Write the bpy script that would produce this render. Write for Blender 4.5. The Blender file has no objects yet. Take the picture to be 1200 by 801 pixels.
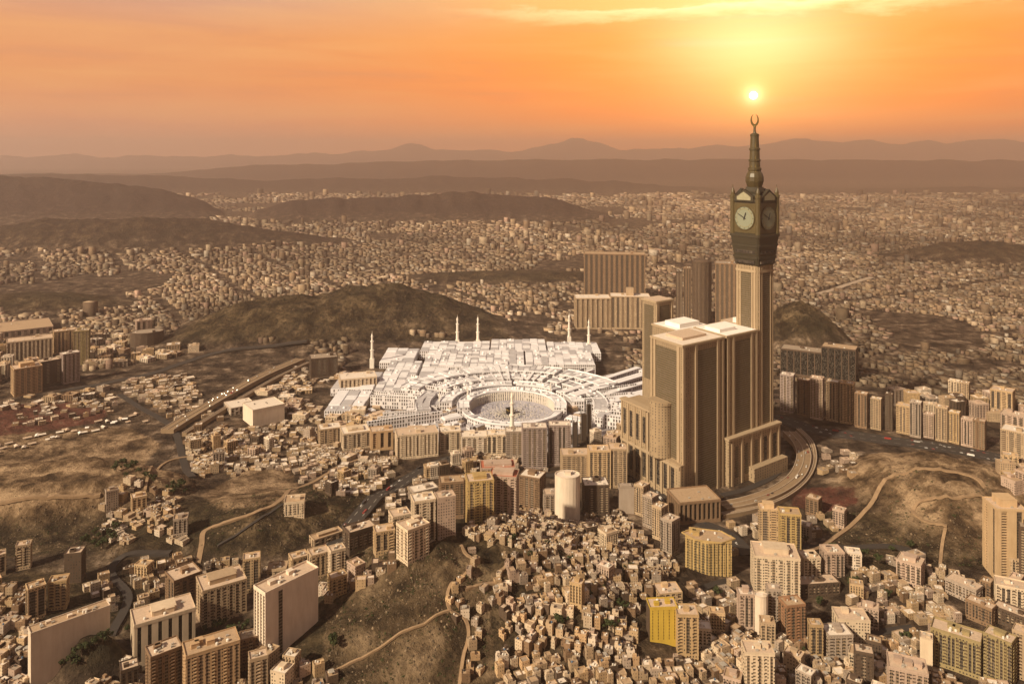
import bpy, math, random
import numpy as np
from math import sin, cos, radians as R, pi

# ------------------------------------------------------------------ camera, world, sun, exposure
W_PX, H_PX, F_PX, Y_HOR, CAM_Z = 1200, 801, 900.0, 182.0, 530.0
SC = bpy.context.scene
COL = SC.collection
cam = bpy.data.cameras.new('camera')
cam.sensor_width = 36; cam.lens = 36 * F_PX / W_PX
cam.shift_y = -(H_PX / 2 - Y_HOR) / W_PX
cam.clip_start = 1; cam.clip_end = 200000
camo = bpy.data.objects.new('camera', cam); COL.objects.link(camo)
camo.location = (0, 0, CAM_Z); camo.rotation_euler = (pi / 2, 0, 0)
SC.camera = camo

SUN_ELEV, SUN_AZ = 34.0, 229.0          # second sun added behind the camera to light walls: azimuth clockwise from +Y
SUN_STRENGTH, SUN_ANGLE = 5.0, 2.0
LOW_ELEV, LOW_AZ = 4.25, 17.45           # the low disc seen in the sky over the spire
SKY_STRENGTH = 0.05
HAZE_DENSITY = 5.0e-5

sl = bpy.data.lights.new('added_sun', 'SUN'); sl.energy = SUN_STRENGTH; sl.angle = R(SUN_ANGLE); sl.color = (1.0, .82, .57)
so = bpy.data.objects.new('added_sun', sl); COL.objects.link(so)
so.location = (-500, -500, 900)
so.rotation_euler = (R(90 - SUN_ELEV), 0, R(180 - SUN_AZ))

SC.view_settings.view_transform = 'Standard'; SC.view_settings.look = 'None'
SC.view_settings.exposure = 0.4; SC.view_settings.gamma = 1.0; SC.view_settings.use_curve_mapping = False
SC.cycles.max_bounces = 5; SC.cycles.diffuse_bounces = 3; SC.cycles.glossy_bounces = 2
SC.cycles.volume_bounces = 2; SC.cycles.caustics_reflective = False; SC.cycles.caustics_refractive = False


def lin(r, g, b):
    f = lambda c: (c / 255 / 12.92) if c / 255 <= .04045 else ((c / 255 + .055) / 1.055) ** 2.4
    return (f(r), f(g), f(b), 1)


class NT:
    """tiny node-tree helper"""
    def __init__(s, tree): s.t = tree; s.t.nodes.clear()
    def n(s, kind, ins=(), **kw):
        nd = s.t.nodes.new(kind)
        for k, v in kw.items(): setattr(nd, k, v)
        for k, v in (ins.items() if isinstance(ins, dict) else enumerate(ins)):
            if v is None: continue
            if isinstance(v, bpy.types.NodeSocket): s.t.links.new(v, nd.inputs[k])
            else: nd.inputs[k].default_value = v
        return nd
    def m(s, op, a, b=None, c=None, clamp=False):
        return s.n('ShaderNodeMath', (a, b, c), operation=op, use_clamp=clamp).outputs[0]
    def mix(s, fac, a, b, blend='MIX'):
        nd = s.n('ShaderNodeMix', data_type='RGBA', blend_type=blend)
        for k, v in ((0, fac), (6, a), (7, b)):
            if isinstance(v, bpy.types.NodeSocket): s.t.links.new(v, nd.inputs[k])
            else: nd.inputs[k].default_value = v
        return nd.outputs[2]
    def ramp(s, fac, stops, interp='LINEAR'):
        nd = s.n('ShaderNodeValToRGB', (fac,))
        nd.color_ramp.interpolation = interp
        el = nd.color_ramp.elements
        while len(el) > 1: el.remove(el[-1])
        el[0].position, el[0].color = stops[0][0], stops[0][1]
        for p, c in stops[1:]:
            e = el.new(p); e.color = c
        return nd.outputs[0]
    def noise(s, vec, scale, detail=4, rough=.55, dist=0.0):
        nd = s.n('ShaderNodeTexNoise', noise_dimensions='3D')
        nd.inputs['Scale'].default_value = scale; nd.inputs['Detail'].default_value = detail
        nd.inputs['Roughness'].default_value = rough; nd.inputs['Distortion'].default_value = dist
        if vec is not None: s.t.links.new(vec, nd.inputs['Vector'])
        return nd.outputs[0]


def g(v): return (v, v, v, 1)


world = bpy.data.worlds.new('World'); SC.world = world; world.use_nodes = True
T = NT(world.node_tree)
dirv = T.n('ShaderNodeVectorMath', (T.n('ShaderNodeTexCoord').outputs['Generated'],), operation='NORMALIZE').outputs[0]
sep = T.n('ShaderNodeSeparateXYZ', (dirv,))
elev = T.m('MULTIPLY', T.m('ARCSINE', sep.outputs[2]), 57.29578)
S = (sin(R(LOW_AZ)) * cos(R(LOW_ELEV)), cos(R(LOW_AZ)) * cos(R(LOW_ELEV)), sin(R(LOW_ELEV)))
dot = T.n('ShaderNodeVectorMath', (dirv, S), operation='DOT_PRODUCT').outputs['Value']
gam = T.m('MULTIPLY', T.m('ARCCOSINE', T.m('MINIMUM', dot, 1.0)), 57.29578)
hz = T.n('ShaderNodeVectorMath', (T.n('ShaderNodeCombineXYZ', (sep.outputs[0], sep.outputs[1], 0.0)).outputs[0],), operation='NORMALIZE').outputs[0]
daz = T.m('MULTIPLY', T.m('ARCCOSINE', T.m('MINIMUM', T.n('ShaderNodeVectorMath', (hz, (sin(R(LOW_AZ)), cos(R(LOW_AZ)), 0)), operation='DOT_PRODUCT').outputs['Value'], 1.0)), 57.29578)
e16 = T.m('DIVIDE', elev, 16.0, clamp=True)
away = T.ramp(e16, [(0, (.74, .31, .15, 1)), (.13, (.70, .275, .12, 1)), (.32, (.69, .25, .08, 1)), (.52, (.66, .27, .105, 1)), (.72, (.50, .29, .22, 1)), (1, lin(178, 158, 150))])
near = T.ramp(e16, [(0, (.92, .23, .025, 1)), (.13, (.90, .19, .0, 1)), (.32, (.88, .195, .0, 1)), (.52, (.82, .235, .003, 1)), (.72, (.85, .40, .10, 1)), (1, lin(190, 160, 125))])
sunny = T.n('ShaderNodeMapRange', {0: daz, 1: 2.0, 2: 46.0, 3: 1.0, 4: 0.0}, interpolation_type='SMOOTHSTEP').outputs[0]
base = T.mix(sunny, away, near)
behind = T.n('ShaderNodeMapRange', {0: daz, 1: 60.0, 2: 130.0, 3: 1.0, 4: .30}).outputs[0]
base = T.n('ShaderNodeVectorMath', {0: base, 3: behind}, operation='SCALE').outputs[0]
# thin streaked cloud, brighter along its lower edges near the sun
stv = T.n('ShaderNodeVectorMath', (dirv, (2.2, 2.2, 26.0)), operation='MULTIPLY').outputs[0]
st = T.noise(stv, 1.6, 6, .6, .4)
strk = T.n('ShaderNodeMapRange', {0: st, 1: .42, 2: .72, 3: 0.0, 4: 1.0}).outputs[0]
base = T.mix(T.m('MULTIPLY', strk, .26), base, (.85, .48, .16, 1))
dk = T.n('ShaderNodeMapRange', {0: st, 1: .46, 2: .28, 3: 0.0, 4: .34}).outputs[0]
base = T.mix(dk, base, lin(190, 130, 100))
# ragged cloud bank at the top of the view
cv = T.n('ShaderNodeVectorMath', (dirv, (5.0, 5.0, 22.0)), operation='MULTIPLY').outputs[0]
cn = T.noise(cv, 2.2, 7, .62, .2)
edge = T.m('ADD', elev, T.m('MULTIPLY', T.m('SUBTRACT', cn, .5), 2.6))
inb = T.n('ShaderNodeMapRange', {0: edge, 1: 10.55, 2: 10.85, 3: 0.0, 4: 1.0}).outputs[0]
rim = T.m('MULTIPLY', T.n('ShaderNodeMapRange', {0: edge, 1: 9.6, 2: 10.6, 3: 0.0, 4: 1.0}).outputs[0], T.m('SUBTRACT', 1.0, inb))
cloudy = T.n('ShaderNodeMapRange', {0: daz, 1: 8.0, 2: 26.0, 3: 1.0, 4: 0.0}, interpolation_type='SMOOTHSTEP').outputs[0]
fadeup = T.n('ShaderNodeMapRange', {0: elev, 1: 14.0, 2: 20.0, 3: 1.0, 4: 0.0}).outputs[0]
base = T.mix(T.m('MULTIPLY', T.m('MULTIPLY', inb, cloudy), T.m('MULTIPLY', fadeup, .75)), base, lin(250, 190, 105))
base = T.mix(T.m('MULTIPLY', T.m('MULTIPLY', rim, cloudy), .8), base, lin(255, 240, 170))
# upper sky
up = T.n('ShaderNodeMapRange', {0: elev, 1: 12.0, 2: 40.0, 3: 0.0, 4: 1.0}, interpolation_type='SMOOTHSTEP').outputs[0]
base = T.mix(up, base, (.14, .112, .115, 1))
below = T.n('ShaderNodeMapRange', {0: elev, 1: -.5, 2: -4.0, 3: 0.0, 4: 1.0}).outputs[0]
base = T.mix(below, base, (.12, .08, .05, 1))
# aureole and disc of the low sun
def lobe(width, amp, col):
    v = T.m('MULTIPLY', T.m('EXPONENT', T.m('MULTIPLY', T.m('DIVIDE', gam, width), -1.0)), amp)
    return T.n('ShaderNodeVectorMath', {0: col, 3: v}, operation='SCALE').outputs[0]
def add(a, b): return T.n('ShaderNodeVectorMath', (a, b), operation='ADD').outputs[0]
glow = add(lobe(2.0, .55, (1.0, .52, .04)), lobe(.36, 2.2, (1.0, .85, .5)))
hi = T.m('MULTIPLY', T.m('EXPONENT', T.m('MULTIPLY', T.m('ABSOLUTE', T.m('DIVIDE', T.m('SUBTRACT', elev, 8.0), 3.6)), -1.0)), T.m('EXPONENT', T.m('MULTIPLY', T.m('POWER', T.m('DIVIDE', daz, 6.5), 2.0), -1.0)))
glow = add(glow, T.n('ShaderNodeVectorMath', {0: (.2, .50, .32), 3: hi}, operation='SCALE').outputs[0])
disc = T.n('ShaderNodeMapRange', {0: gam, 1: .30, 2: .22, 3: 0.0, 4: 8.0}).outputs[0]
glow = add(glow, T.n('ShaderNodeVectorMath', {0: (1, .93, .7), 3: disc}, operation='SCALE').outputs[0])
tot = add(base, glow)
bg1 = T.n('ShaderNodeBackground', (tot, 1.0))
nish = T.n('ShaderNodeTexSky', sky_type='NISHITA', sun_disc=False, sun_elevation=R(LOW_ELEV), sun_rotation=R(LOW_AZ), dust_density=4.0)
bg2 = T.n('ShaderNodeBackground', (T.mix(1.0, nish.outputs[0], (.22, .15, .10, 1), 'MULTIPLY'), SKY_STRENGTH))
T.n('ShaderNodeOutputWorld', (T.n('ShaderNodeAddShader', (bg1.outputs[0], bg2.outputs[0])).outputs[0],))

# ------------------------------------------------------------------ helpers
rnd = random.Random(7)


def vnoise(x, y, seed=0):
    x = np.asarray(x, float); y = np.asarray(y, float)
    xi = np.floor(x).astype(np.int64); yi = np.floor(y).astype(np.int64)
    fx = x - xi; fy = y - yi
    fx = fx * fx * (3 - 2 * fx); fy = fy * fy * (3 - 2 * fy)
    def h(a, b):
        v = (a * 374761393 + b * 668265263 + seed * 974711) & 0x7fffffff
        v = ((v ^ (v >> 13)) * 1274126177) & 0x7fffffff
        return ((v ^ (v >> 16)) & 0xffff) / 65535.0
    return (h(xi, yi) * (1 - fx) + h(xi + 1, yi) * fx) * (1 - fy) + (h(xi, yi + 1) * (1 - fx) + h(xi + 1, yi + 1) * fx) * fy


def fbm(x, y, oct=4, seed=0):
    s = 0; a = .5
    for i in range(oct):
        s = s + a * vnoise(x * 2 ** i, y * 2 ** i, seed + i); a *= .5
    return s


def gx(px, D): return (px - 600) / F_PX * D


# hills: px of centre, distance, half-width, half-depth, rotation, height, flatness, roughness, zone
HILLS = [
    ( 585,  905, 185, 150,   0, 62, 1.3, .10, 'rock'),     # foreground hill, houses on its far flank
    ( 470,  860, 150, 110,  20, 26, 1.2, .16, 'rock'),
    (  40, 1165, 235,  92,   5, 46, 3.0, .10, 'sand'),     # cut plateau on the left
    ( 300, 1085, 190,  80,  14, 38, 1.3, .10, 'rock'),     # ridge with the lone house
    ( 370, 2330, 330, 190,   0, 98, 1.4, .14, 'rock'),    # bare hill behind the mosque
    ( 500, 2360, 230, 150,  -4, 70, 1.4, .14, 'rock'),
    ( 285, 2200, 180, 100,   0, 26, 1.4, .12, 'rock'),
    ( 110, 4350, 850, 300,  0, 170, 1.5, .14, 'rock'),    # low dark ridge far left
    ( 300, 4600, 480, 260,   0, 62, 1.5, .14, 'rock'),
    (1098, 1185, 132, 135,  -8, 48, 1.7, .12, 'sand'),     # dug hill on the right
    (1150, 1100, 110,  90,   0, 20, 1.5, .12, 'sand'),
    ( 990,  960,  70,  40,   0, 16, 1.5, .12, 'rock'),
    ( 935, 2150, 110, 120,   0, 112, 1.3, .10, 'rock'),    # dome behind the black block
    (1150, 3850, 420, 200,   0, 92, 1.4, .12, 'rock'),
    ( 112,  806,  34,  17,   0, 30, 1.6, .10, 'rock'),     # dark bank below the blank wall
    (   0,  870, 170,  90,  10, 20, 1.4, .10, 'rock'),
    ( 610, 3300, 420, 150,   0, 30, 1.4, .12, 'rock'),
    (  30, 2700, 330, 150,   0, 40, 1.4, .12, 'rock'),
]


def _prof(px, pts):
    p = sorted(pts); return np.interp(px, [a for a, b in p], [b for a, b in p])


def ridge(px, D, D0, w, pts, seed, rough):
    """range of hills at distance D0; pts are (px, pixel row of the crest)"""
    row = _prof(px, pts)
    crest = CAM_Z - (row - Y_HOR) * D0 / F_PX
    n = fbm(px / 30.0, D * 0 + seed, 6, seed) - .47
    n2 = fbm(px / 22.0, D / (w * .5), 4, seed + 9)
    h = crest + n * rough * D0 / F_PX
    return np.maximum(h, 0) * np.exp(-(np.abs(D - D0) / w) ** 2.2) * (.82 + .36 * (n2 - .47) * np.minimum(1, np.abs(D - D0) / (.3 * w))+.18*np.exp(-((D-D0)/(.3*w))**2))


def terr(X, Y, want=False):
    X = np.asarray(X, float); Y = np.asarray(Y, float)
    z = np.zeros_like(X); rock = np.zeros_like(X); sand = np.zeros_like(X)
    wx = X + 60 * (fbm(X / 170, Y / 170, 3, 3) - .45); wy = Y + 60 * (fbm(X / 170, Y / 170, 3, 4) - .45)
    for i, (px, D, rx, ry, rot, h, fl, rg, zone) in enumerate(HILLS):
        cx = gx(px, D); c, s = cos(R(rot)), sin(R(rot))
        dx, dy = wx - cx, wy - D
        u = (dx * c + dy * s) / rx; v = (-dx * s + dy * c) / ry
        q = u * u + v * v
        f = np.exp(-.9 * q ** fl)
        m = f > .004
        gl = fbm(X / (.22 * rx), Y / (.22 * rx), 5, 20 + i) - .45
        rd = 1 - 2 * np.abs(fbm(X / (.16 * rx), Y / (.16 * rx), 5, 60 + i) - .47); gl = gl + .5 * (rd - .8)
        z = z + h * f * (1 + rg * 3 * gl)
        if zone == 'rock': rock = np.maximum(rock, np.clip(f * 2.2 - .25, 0, 1))
        else: sand = np.maximum(sand, np.clip(f * 2.2 - .25, 0, 1))
    px = 600 + F_PX * X / np.maximum(Y, 50.); D = np.maximum(Y, 50.)
    far = Y > 4500
    if np.any(far):
        z1 = ridge(px, D, 6900, 620, [(-900, 214), (-60, 205), (40, 207), (110, 213), (190, 222), (240, 236), (280, 262), (400, 300), (2200, 300)], 31, 7)
        z2 = ridge(px, D, 6500, 420, [(-900, 300), (270, 268), (305, 246), (345, 232), (420, 229), (470, 231), (530, 226), (590, 229), (640, 232), (680, 243), (740, 262), (800, 300), (2200, 300)], 32, 11)
        z3 = ridge(px, D, 11500, 900, [(-900, 206), (150, 205), (300, 213), (420, 209), (520, 206), (700, 212), (850, 222), (1000, 221), (1200, 219), (2200, 217)], 33, 6)
        z4 = ridge(px, D, 17500, 1700, [(-900, 203), (180, 204), (300, 194), (480, 189), (700, 187), (1000, 187), (1200, 188), (2200, 190)], 34, 4)
        z5 = ridge(px, D, 36000, 2600, [(-900, 183), (300, 182), (420, 178), (455, 174), (482, 168), (505, 174), (540, 179), (610, 176), (640, 169), (672, 162), (695, 168), (725, 177), (790, 176), (830, 170), (870, 170), (910, 167), (950, 164), (985, 167), (1020, 163), (1060, 169), (1090, 166), (1200, 165), (1500, 170), (2200, 172)], 35, 9)
        zz = np.maximum.reduce([z1, z2, z3, z4, z5])
        z = z + np.where(far, zz, 0)
        rock = np.maximum(rock, np.where(far, np.clip(zz / 90, 0, 1), 0))
    z = z + (fbm(X / 90, Y / 90, 4, 50) - .45) * 5 * np.clip(1 - np.maximum(rock, sand), .15, 1)
    near = (sand > .12) & (Y < 1500); q = z / 7.0 + .5 * vnoise(X / 60, Y / 60, 80); fr = q - np.floor(q); stp = (np.floor(q) + np.clip((fr - .62) / .3, 0, 1) - .5 * vnoise(X / 60, Y / 60, 80)) * 7.0
    z = np.where(near, z + (stp - z) * .75 * np.clip(sand * 2, 0, 1), z)
    if want:
        return z, rock, sand
    return z


GX0, GY0, GST = -3600.0, 380.0, 6.0          # heights kept on a grid for quick look-up
_gx = np.arange(GX0, 3600, GST); _gy = np.arange(GY0, 4400, GST)
_GRID = terr(*np.meshgrid(_gx, _gy))


def gza(x, y):
    x = np.asarray(x, float); y = np.asarray(y, float)
    u = np.clip((x - GX0) / GST, 0, len(_gx) - 1.001); v = np.clip((y - GY0) / GST, 0, len(_gy) - 1.001)
    i = u.astype(int); j = v.astype(int); u = u - i; v = v - j
    return (_GRID[j, i] * (1 - u) + _GRID[j, i + 1] * u) * (1 - v) + (_GRID[j + 1, i] * (1 - u) + _GRID[j + 1, i + 1] * u) * v


def gz(x, y): return float(gza(x, y))


def ground_at(px, py):
    """point of the terrain seen at a pixel of the 1200x801 photograph"""
    D = np.geomspace(420, 4300, 700)
    zray = CAM_Z - (py - Y_HOR) * D / F_PX
    X = (px - 600) / F_PX * D
    hit = np.nonzero(zray <= gza(X, D))[0]
    i = hit[0] if len(hit) else len(D) - 1
    a, b = D[max(i - 1, 0)], D[i]
    for _ in range(14):
        m = (a + b) / 2
        if CAM_Z - (py - Y_HOR) * m / F_PX <= gz((px - 600) / F_PX * m, m): b = m
        else: a = m
    return (px - 600) / F_PX * b, b


def to_px(x, y, z): return 600 + F_PX * x / y, Y_HOR + (CAM_Z - z) * F_PX / y


class MB:
    def __init__(s): s.v = []; s.f = []; s.m = []
    def face(s, idx, mat=0): s.f.append(tuple(idx)); s.m.append(mat)
    def vs(s, pts): k = len(s.v); s.v.extend(pts); return k
    def box(s, x0, x1, y0, y1, z0, z1, mat=0, top=None, bottom=False, rot=0, c=(0, 0)):
        pts = [(x0, y0), (x1, y0), (x1, y1), (x0, y1)]
        if rot:
            ca, sa = cos(rot), sin(rot)
            pts = [(c[0] + (x - c[0]) * ca - (y - c[1]) * sa, c[1] + (x - c[0]) * sa + (y - c[1]) * ca) for x, y in pts]
        s.prism(pts, z0, z1, mat, mat if top is None else top, bottom); return s
    def prism(s, poly, z0, z1, mat=0, top=None, bottom=False, mats=None):
        n = len(poly); k = s.vs([(x, y, z0) for x, y in poly] + [(x, y, z1) for x, y in poly])
        for i in range(n):
            j = (i + 1) % n
            s.face((k + i, k + j, k + n + j, k + n + i), mats[i] if mats else mat)
        s.face(range(k + n, k + 2 * n), mat if top is None else top)
        if bottom: s.face(range(k + n - 1, k - 1, -1), mat)
        return s
    def lathe(s, prof, n=16, cx=0, cy=0, mat=0, rot=0):
        k = len(s.v)
        for r, z in prof:
            for i in range(n):
                a = rot + 2 * pi * i / n; s.v.append((cx + r * cos(a), cy + r * sin(a), z))
        for j in range(len(prof) - 1):
            for i in range(n):
                i2 = (i + 1) % n
                s.face((k + j * n + i, k + j * n + i2, k + (j + 1) * n + i2, k + (j + 1) * n + i), mat)
        s.face(range(k + (len(prof) - 1) * n, k + len(prof) * n), mat)
        return s
    def ring(s, r0, r1, a0, a1, z0, z1, n=24, mat=0, top=None, cx=0, cy=0):
        k = len(s.v)
        for i in range(n + 1):
            a = a0 + (a1 - a0) * i / n
            for r, z in ((r0, z0), (r1, z0), (r1, z1), (r0, z1)):
                s.v.append((cx + r * cos(a), cy + r * sin(a), z))
        t = mat if top is None else top
        for i in range(n):
            p, q = k + 4 * i, k + 4 * i + 4
            s.face((p + 1, q + 1, q + 2, p + 2), mat); s.face((p + 2, q + 2, q + 3, p + 3), t); s.face((p + 3, q + 3, q, p), mat)
        if abs(a1 - a0) < 2 * pi - .01:
            s.face((k, k + 1, k + 2, k + 3), mat); e = k + 4 * n; s.face((e + 3, e + 2, e + 1, e), mat)
        return s
    def build(s, name, mats, parent=None, loc=(0, 0, 0), smooth=False):
        me = bpy.data.meshes.new(name); me.from_pydata(s.v, [], s.f)
        for m in (mats if isinstance(mats, (list, tuple)) else [mats]): me.materials.append(m)
        me.polygons.foreach_set('material_index', s.m)
        if smooth: me.polygons.foreach_set('use_smooth', [True] * len(s.f))
        me.update()
        o = bpy.data.objects.new(name, me); COL.objects.link(o); o.location = loc
        if parent is not None: o.parent = parent
        return o


def tag(o, label=None, cat=None, group=None, kind=None):
    if label: o['label'] = label
    if cat: o['category'] = cat
    if group: o['group'] = group
    if kind: o['kind'] = kind
    return o


def thing(name, label, cat, loc, rz=0, group=None):
    o = bpy.data.objects.new(name, None); COL.objects.link(o)
    o.location = loc; o.rotation_euler = (0, 0, rz); o.empty_display_size = 5
    return tag(o, label, cat, group)


# ------------------------------------------------------------------ materials
def principled(name, rough=.85, spec=.25):
    m = bpy.data.materials.new(name); m.use_nodes = True
    t = NT(m.node_tree)
    b = t.n('ShaderNodeBsdfPrincipled'); b.inputs['Roughness'].default_value = rough
    b.inputs['Specular IOR Level'].default_value = spec
    t.n('ShaderNodeOutputMaterial', (b.outputs[0],))
    return m, t, b


def obj_uvz(t):
    """along-wall coordinate and height in the object's own space"""
    tc = t.n('ShaderNodeTexCoord'); p = t.n('ShaderNodeSeparateXYZ', (tc.outputs['Object'],)); nr = t.n('ShaderNodeSeparateXYZ', (tc.outputs['Normal'],))
    ax = t.m('ABSOLUTE', nr.outputs[0]); ay = t.m('ABSOLUTE', nr.outputs[1]); az = t.m('ABSOLUTE', nr.outputs[2])
    sel = t.m('GREATER_THAN', ax, ay)
    u = t.m('ADD', t.m('MULTIPLY', p.outputs[1], sel), t.m('MULTIPLY', p.outputs[0], t.m('SUBTRACT', 1.0, sel)))
    return tc, u, p.outputs[2], t.m('LESS_THAN', az, .5)


def cell(t, v, size, lo, hi):
    f = t.m('FRACT', t.m('DIVIDE', v, size))
    return t.m('MULTIPLY', t.m('GREATER_THAN', f, lo), t.m('LESS_THAN', f, hi))


WALLS = {}
def wall_mat(name, col, win=True, fh=3.3, ww=3.0, wwid=(.3, .72), whei=(.3, .78), glass=(.022, .018, .016), rough=.85, stain=.35, vary=.12):
    if name in WALLS: return WALLS[name]
    m, t, b = principled(name, rough)
    tc, u, z, vert = obj_uvz(t)
    oi = t.n('ShaderNodeObjectInfo')
    pos = t.n('ShaderNodeNewGeometry').outputs['Position']
    c = (*col, 1)
    dirty = t.mix(1.0, c, (.62, .52, .42, 1), 'MULTIPLY')
    sv = t.n('ShaderNodeVectorMath', (pos, (.22, .22, .035)), operation='MULTIPLY').outputs[0]
    n1 = t.n('ShaderNodeMapRange', {0: t.noise(sv, 1.0, 5, .65), 1: .38, 2: .72, 3: 0.0, 4: stain}).outputs[0]
    cc = t.mix(n1, c, dirty)
    n2 = t.noise(pos, .06, 3)
    hsv = t.n('ShaderNodeHueSaturation', {'Color': cc, 'Value': t.m('ADD', t.m('MULTIPLY', t.m('SUBTRACT', oi.outputs['Random'], .5), 2 * vary), t.m('ADD', .85, t.m('MULTIPLY', n2, .3)))})
    cc = hsv.outputs[0]
    if win:
        uu = t.m('ADD', u, t.m('MULTIPLY', oi.outputs['Random'], 7.0))
        wmask = t.m('MULTIPLY', t.m('MULTIPLY', cell(t, uu, ww, *wwid), cell(t, z, fh, *whei)), vert)
        ids = t.n('ShaderNodeCombineXYZ', (t.m('FLOOR', t.m('DIVIDE', uu, ww)), t.m('FLOOR', t.m('DIVIDE', z, fh)), t.m('MULTIPLY', oi.outputs['Random'], 50.0)))
        wn = t.n('ShaderNodeTexWhiteNoise', (ids.outputs[0],)).outputs[0]
        wmask = t.m('MULTIPLY', wmask, t.m('GREATER_THAN', wn, .18))
        wc = t.mix(t.m('POWER', wn, 3.0), (*glass, 1), (.10, .085, .07, 1))
        cc = t.mix(wmask, cc, wc)
        t.t.links.new(t.m('SUBTRACT', rough, t.m('MULTIPLY', wmask, .5)), b.inputs['Roughness'])
    t.t.links.new(cc, b.inputs['Base Color'])
    WALLS[name] = m
    return m


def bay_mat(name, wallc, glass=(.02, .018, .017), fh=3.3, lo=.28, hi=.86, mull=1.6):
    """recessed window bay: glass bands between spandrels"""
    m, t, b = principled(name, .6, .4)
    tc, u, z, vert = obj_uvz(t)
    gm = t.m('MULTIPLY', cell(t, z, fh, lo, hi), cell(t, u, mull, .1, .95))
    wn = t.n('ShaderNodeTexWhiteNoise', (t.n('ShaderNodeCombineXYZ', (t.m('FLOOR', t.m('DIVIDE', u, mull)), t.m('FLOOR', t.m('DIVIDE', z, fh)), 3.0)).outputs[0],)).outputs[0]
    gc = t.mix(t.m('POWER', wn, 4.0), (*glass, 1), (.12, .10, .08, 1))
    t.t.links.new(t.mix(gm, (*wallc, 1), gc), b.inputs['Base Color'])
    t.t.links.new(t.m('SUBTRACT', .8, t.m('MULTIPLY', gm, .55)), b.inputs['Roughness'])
    return m


def plain(name, col, rough=.85, spec=.25, nscale=.25, amt=.35, metallic=0.0):
    m, t, b = principled(name, rough, spec)
    pos = t.n('ShaderNodeNewGeometry').outputs['Position']
    n = t.n('ShaderNodeMapRange', {0: t.noise(pos, nscale, 6, .65), 1: .3, 2: .75, 3: 0.0, 4: 1.0}).outputs[0]
    t.t.links.new(t.mix(t.m('MULTIPLY', n, amt), (*col, 1), (col[0] * .35, col[1] * .33, col[2] * .3, 1)), b.inputs['Base Color'])
    b.inputs['Metallic'].default_value = metallic
    return m


C = {  # wall paints, real-world base colours
    'cream': (.60, .48, .35), 'tan': (.44, .325, .215), 'sand': (.52, .37, .22), 'brown': (.24, .155, .095), 'pink': (.45, .335, .265),
    'white': (.68, .57, .46), 'grey': (.36, .29, .235), 'gold': (.44, .31, .135), 'dark brown': (.10, .068, .048), 'ochre': (.43, .30, .165),
    'olive': (.30, .235, .12), 'yellow': (.50, .345, .055), 'lilac grey': (.34, .27, .245), 'orange tan': (.48, .325, .19), 'rust': (.33, .185, .105),
}
WM = {k: wall_mat('wall ' + k, v) for k, v in C.items()}
WP = {k: wall_mat('render ' + k, v, win=False) for k, v in C.items()}
HM = {k: wall_mat('house ' + k, v, fh=3.2, ww=2.6, wwid=(.36, .64), whei=(.36, .72), glass=(.035, .027, .022), stain=.55, vary=.22) for k, v in C.items()}
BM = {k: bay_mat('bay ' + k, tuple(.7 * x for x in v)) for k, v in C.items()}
RM = {'pale': plain('roof pale', (.62, .47, .35), nscale=.35, amt=.45), 'tan': plain('roof tan', (.48, .34, .22), nscale=.35, amt=.5),
      'grey': plain('roof grey', (.38, .30, .23), nscale=.35, amt=.5), 'white': plain('roof white', (.76, .66, .56), nscale=.3, amt=.25),
      'red': plain('roof red', (.45, .15, .09), nscale=.3, amt=.4)}
M_TANK = plain('tank white', (.72, .68, .62), .5); M_TANKD = plain('tank dark', (.05, .05, .05), .5); M_TANKB = plain('tank blue', (.10, .18, .30), .5)
TANKS = {'white': M_TANK, 'black': M_TANKD, 'blue': M_TANKB}
M_HVAC = plain('duct metal', (.42, .38, .33), .5)
STRIPS = [bay_mat('window strip a', (.17, .125, .085), lo=.24, hi=.84, mull=1.3), bay_mat('window strip b', (.26, .19, .13), lo=.34, hi=.86, mull=2.1), bay_mat('window strip c', (.12, .09, .065), lo=.18, hi=.9, mull=1.1), bay_mat('window strip d', (.32, .235, .155), lo=.4, hi=.9, mull=1.7)]
M_GLASS = STRIPS[0]

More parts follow.
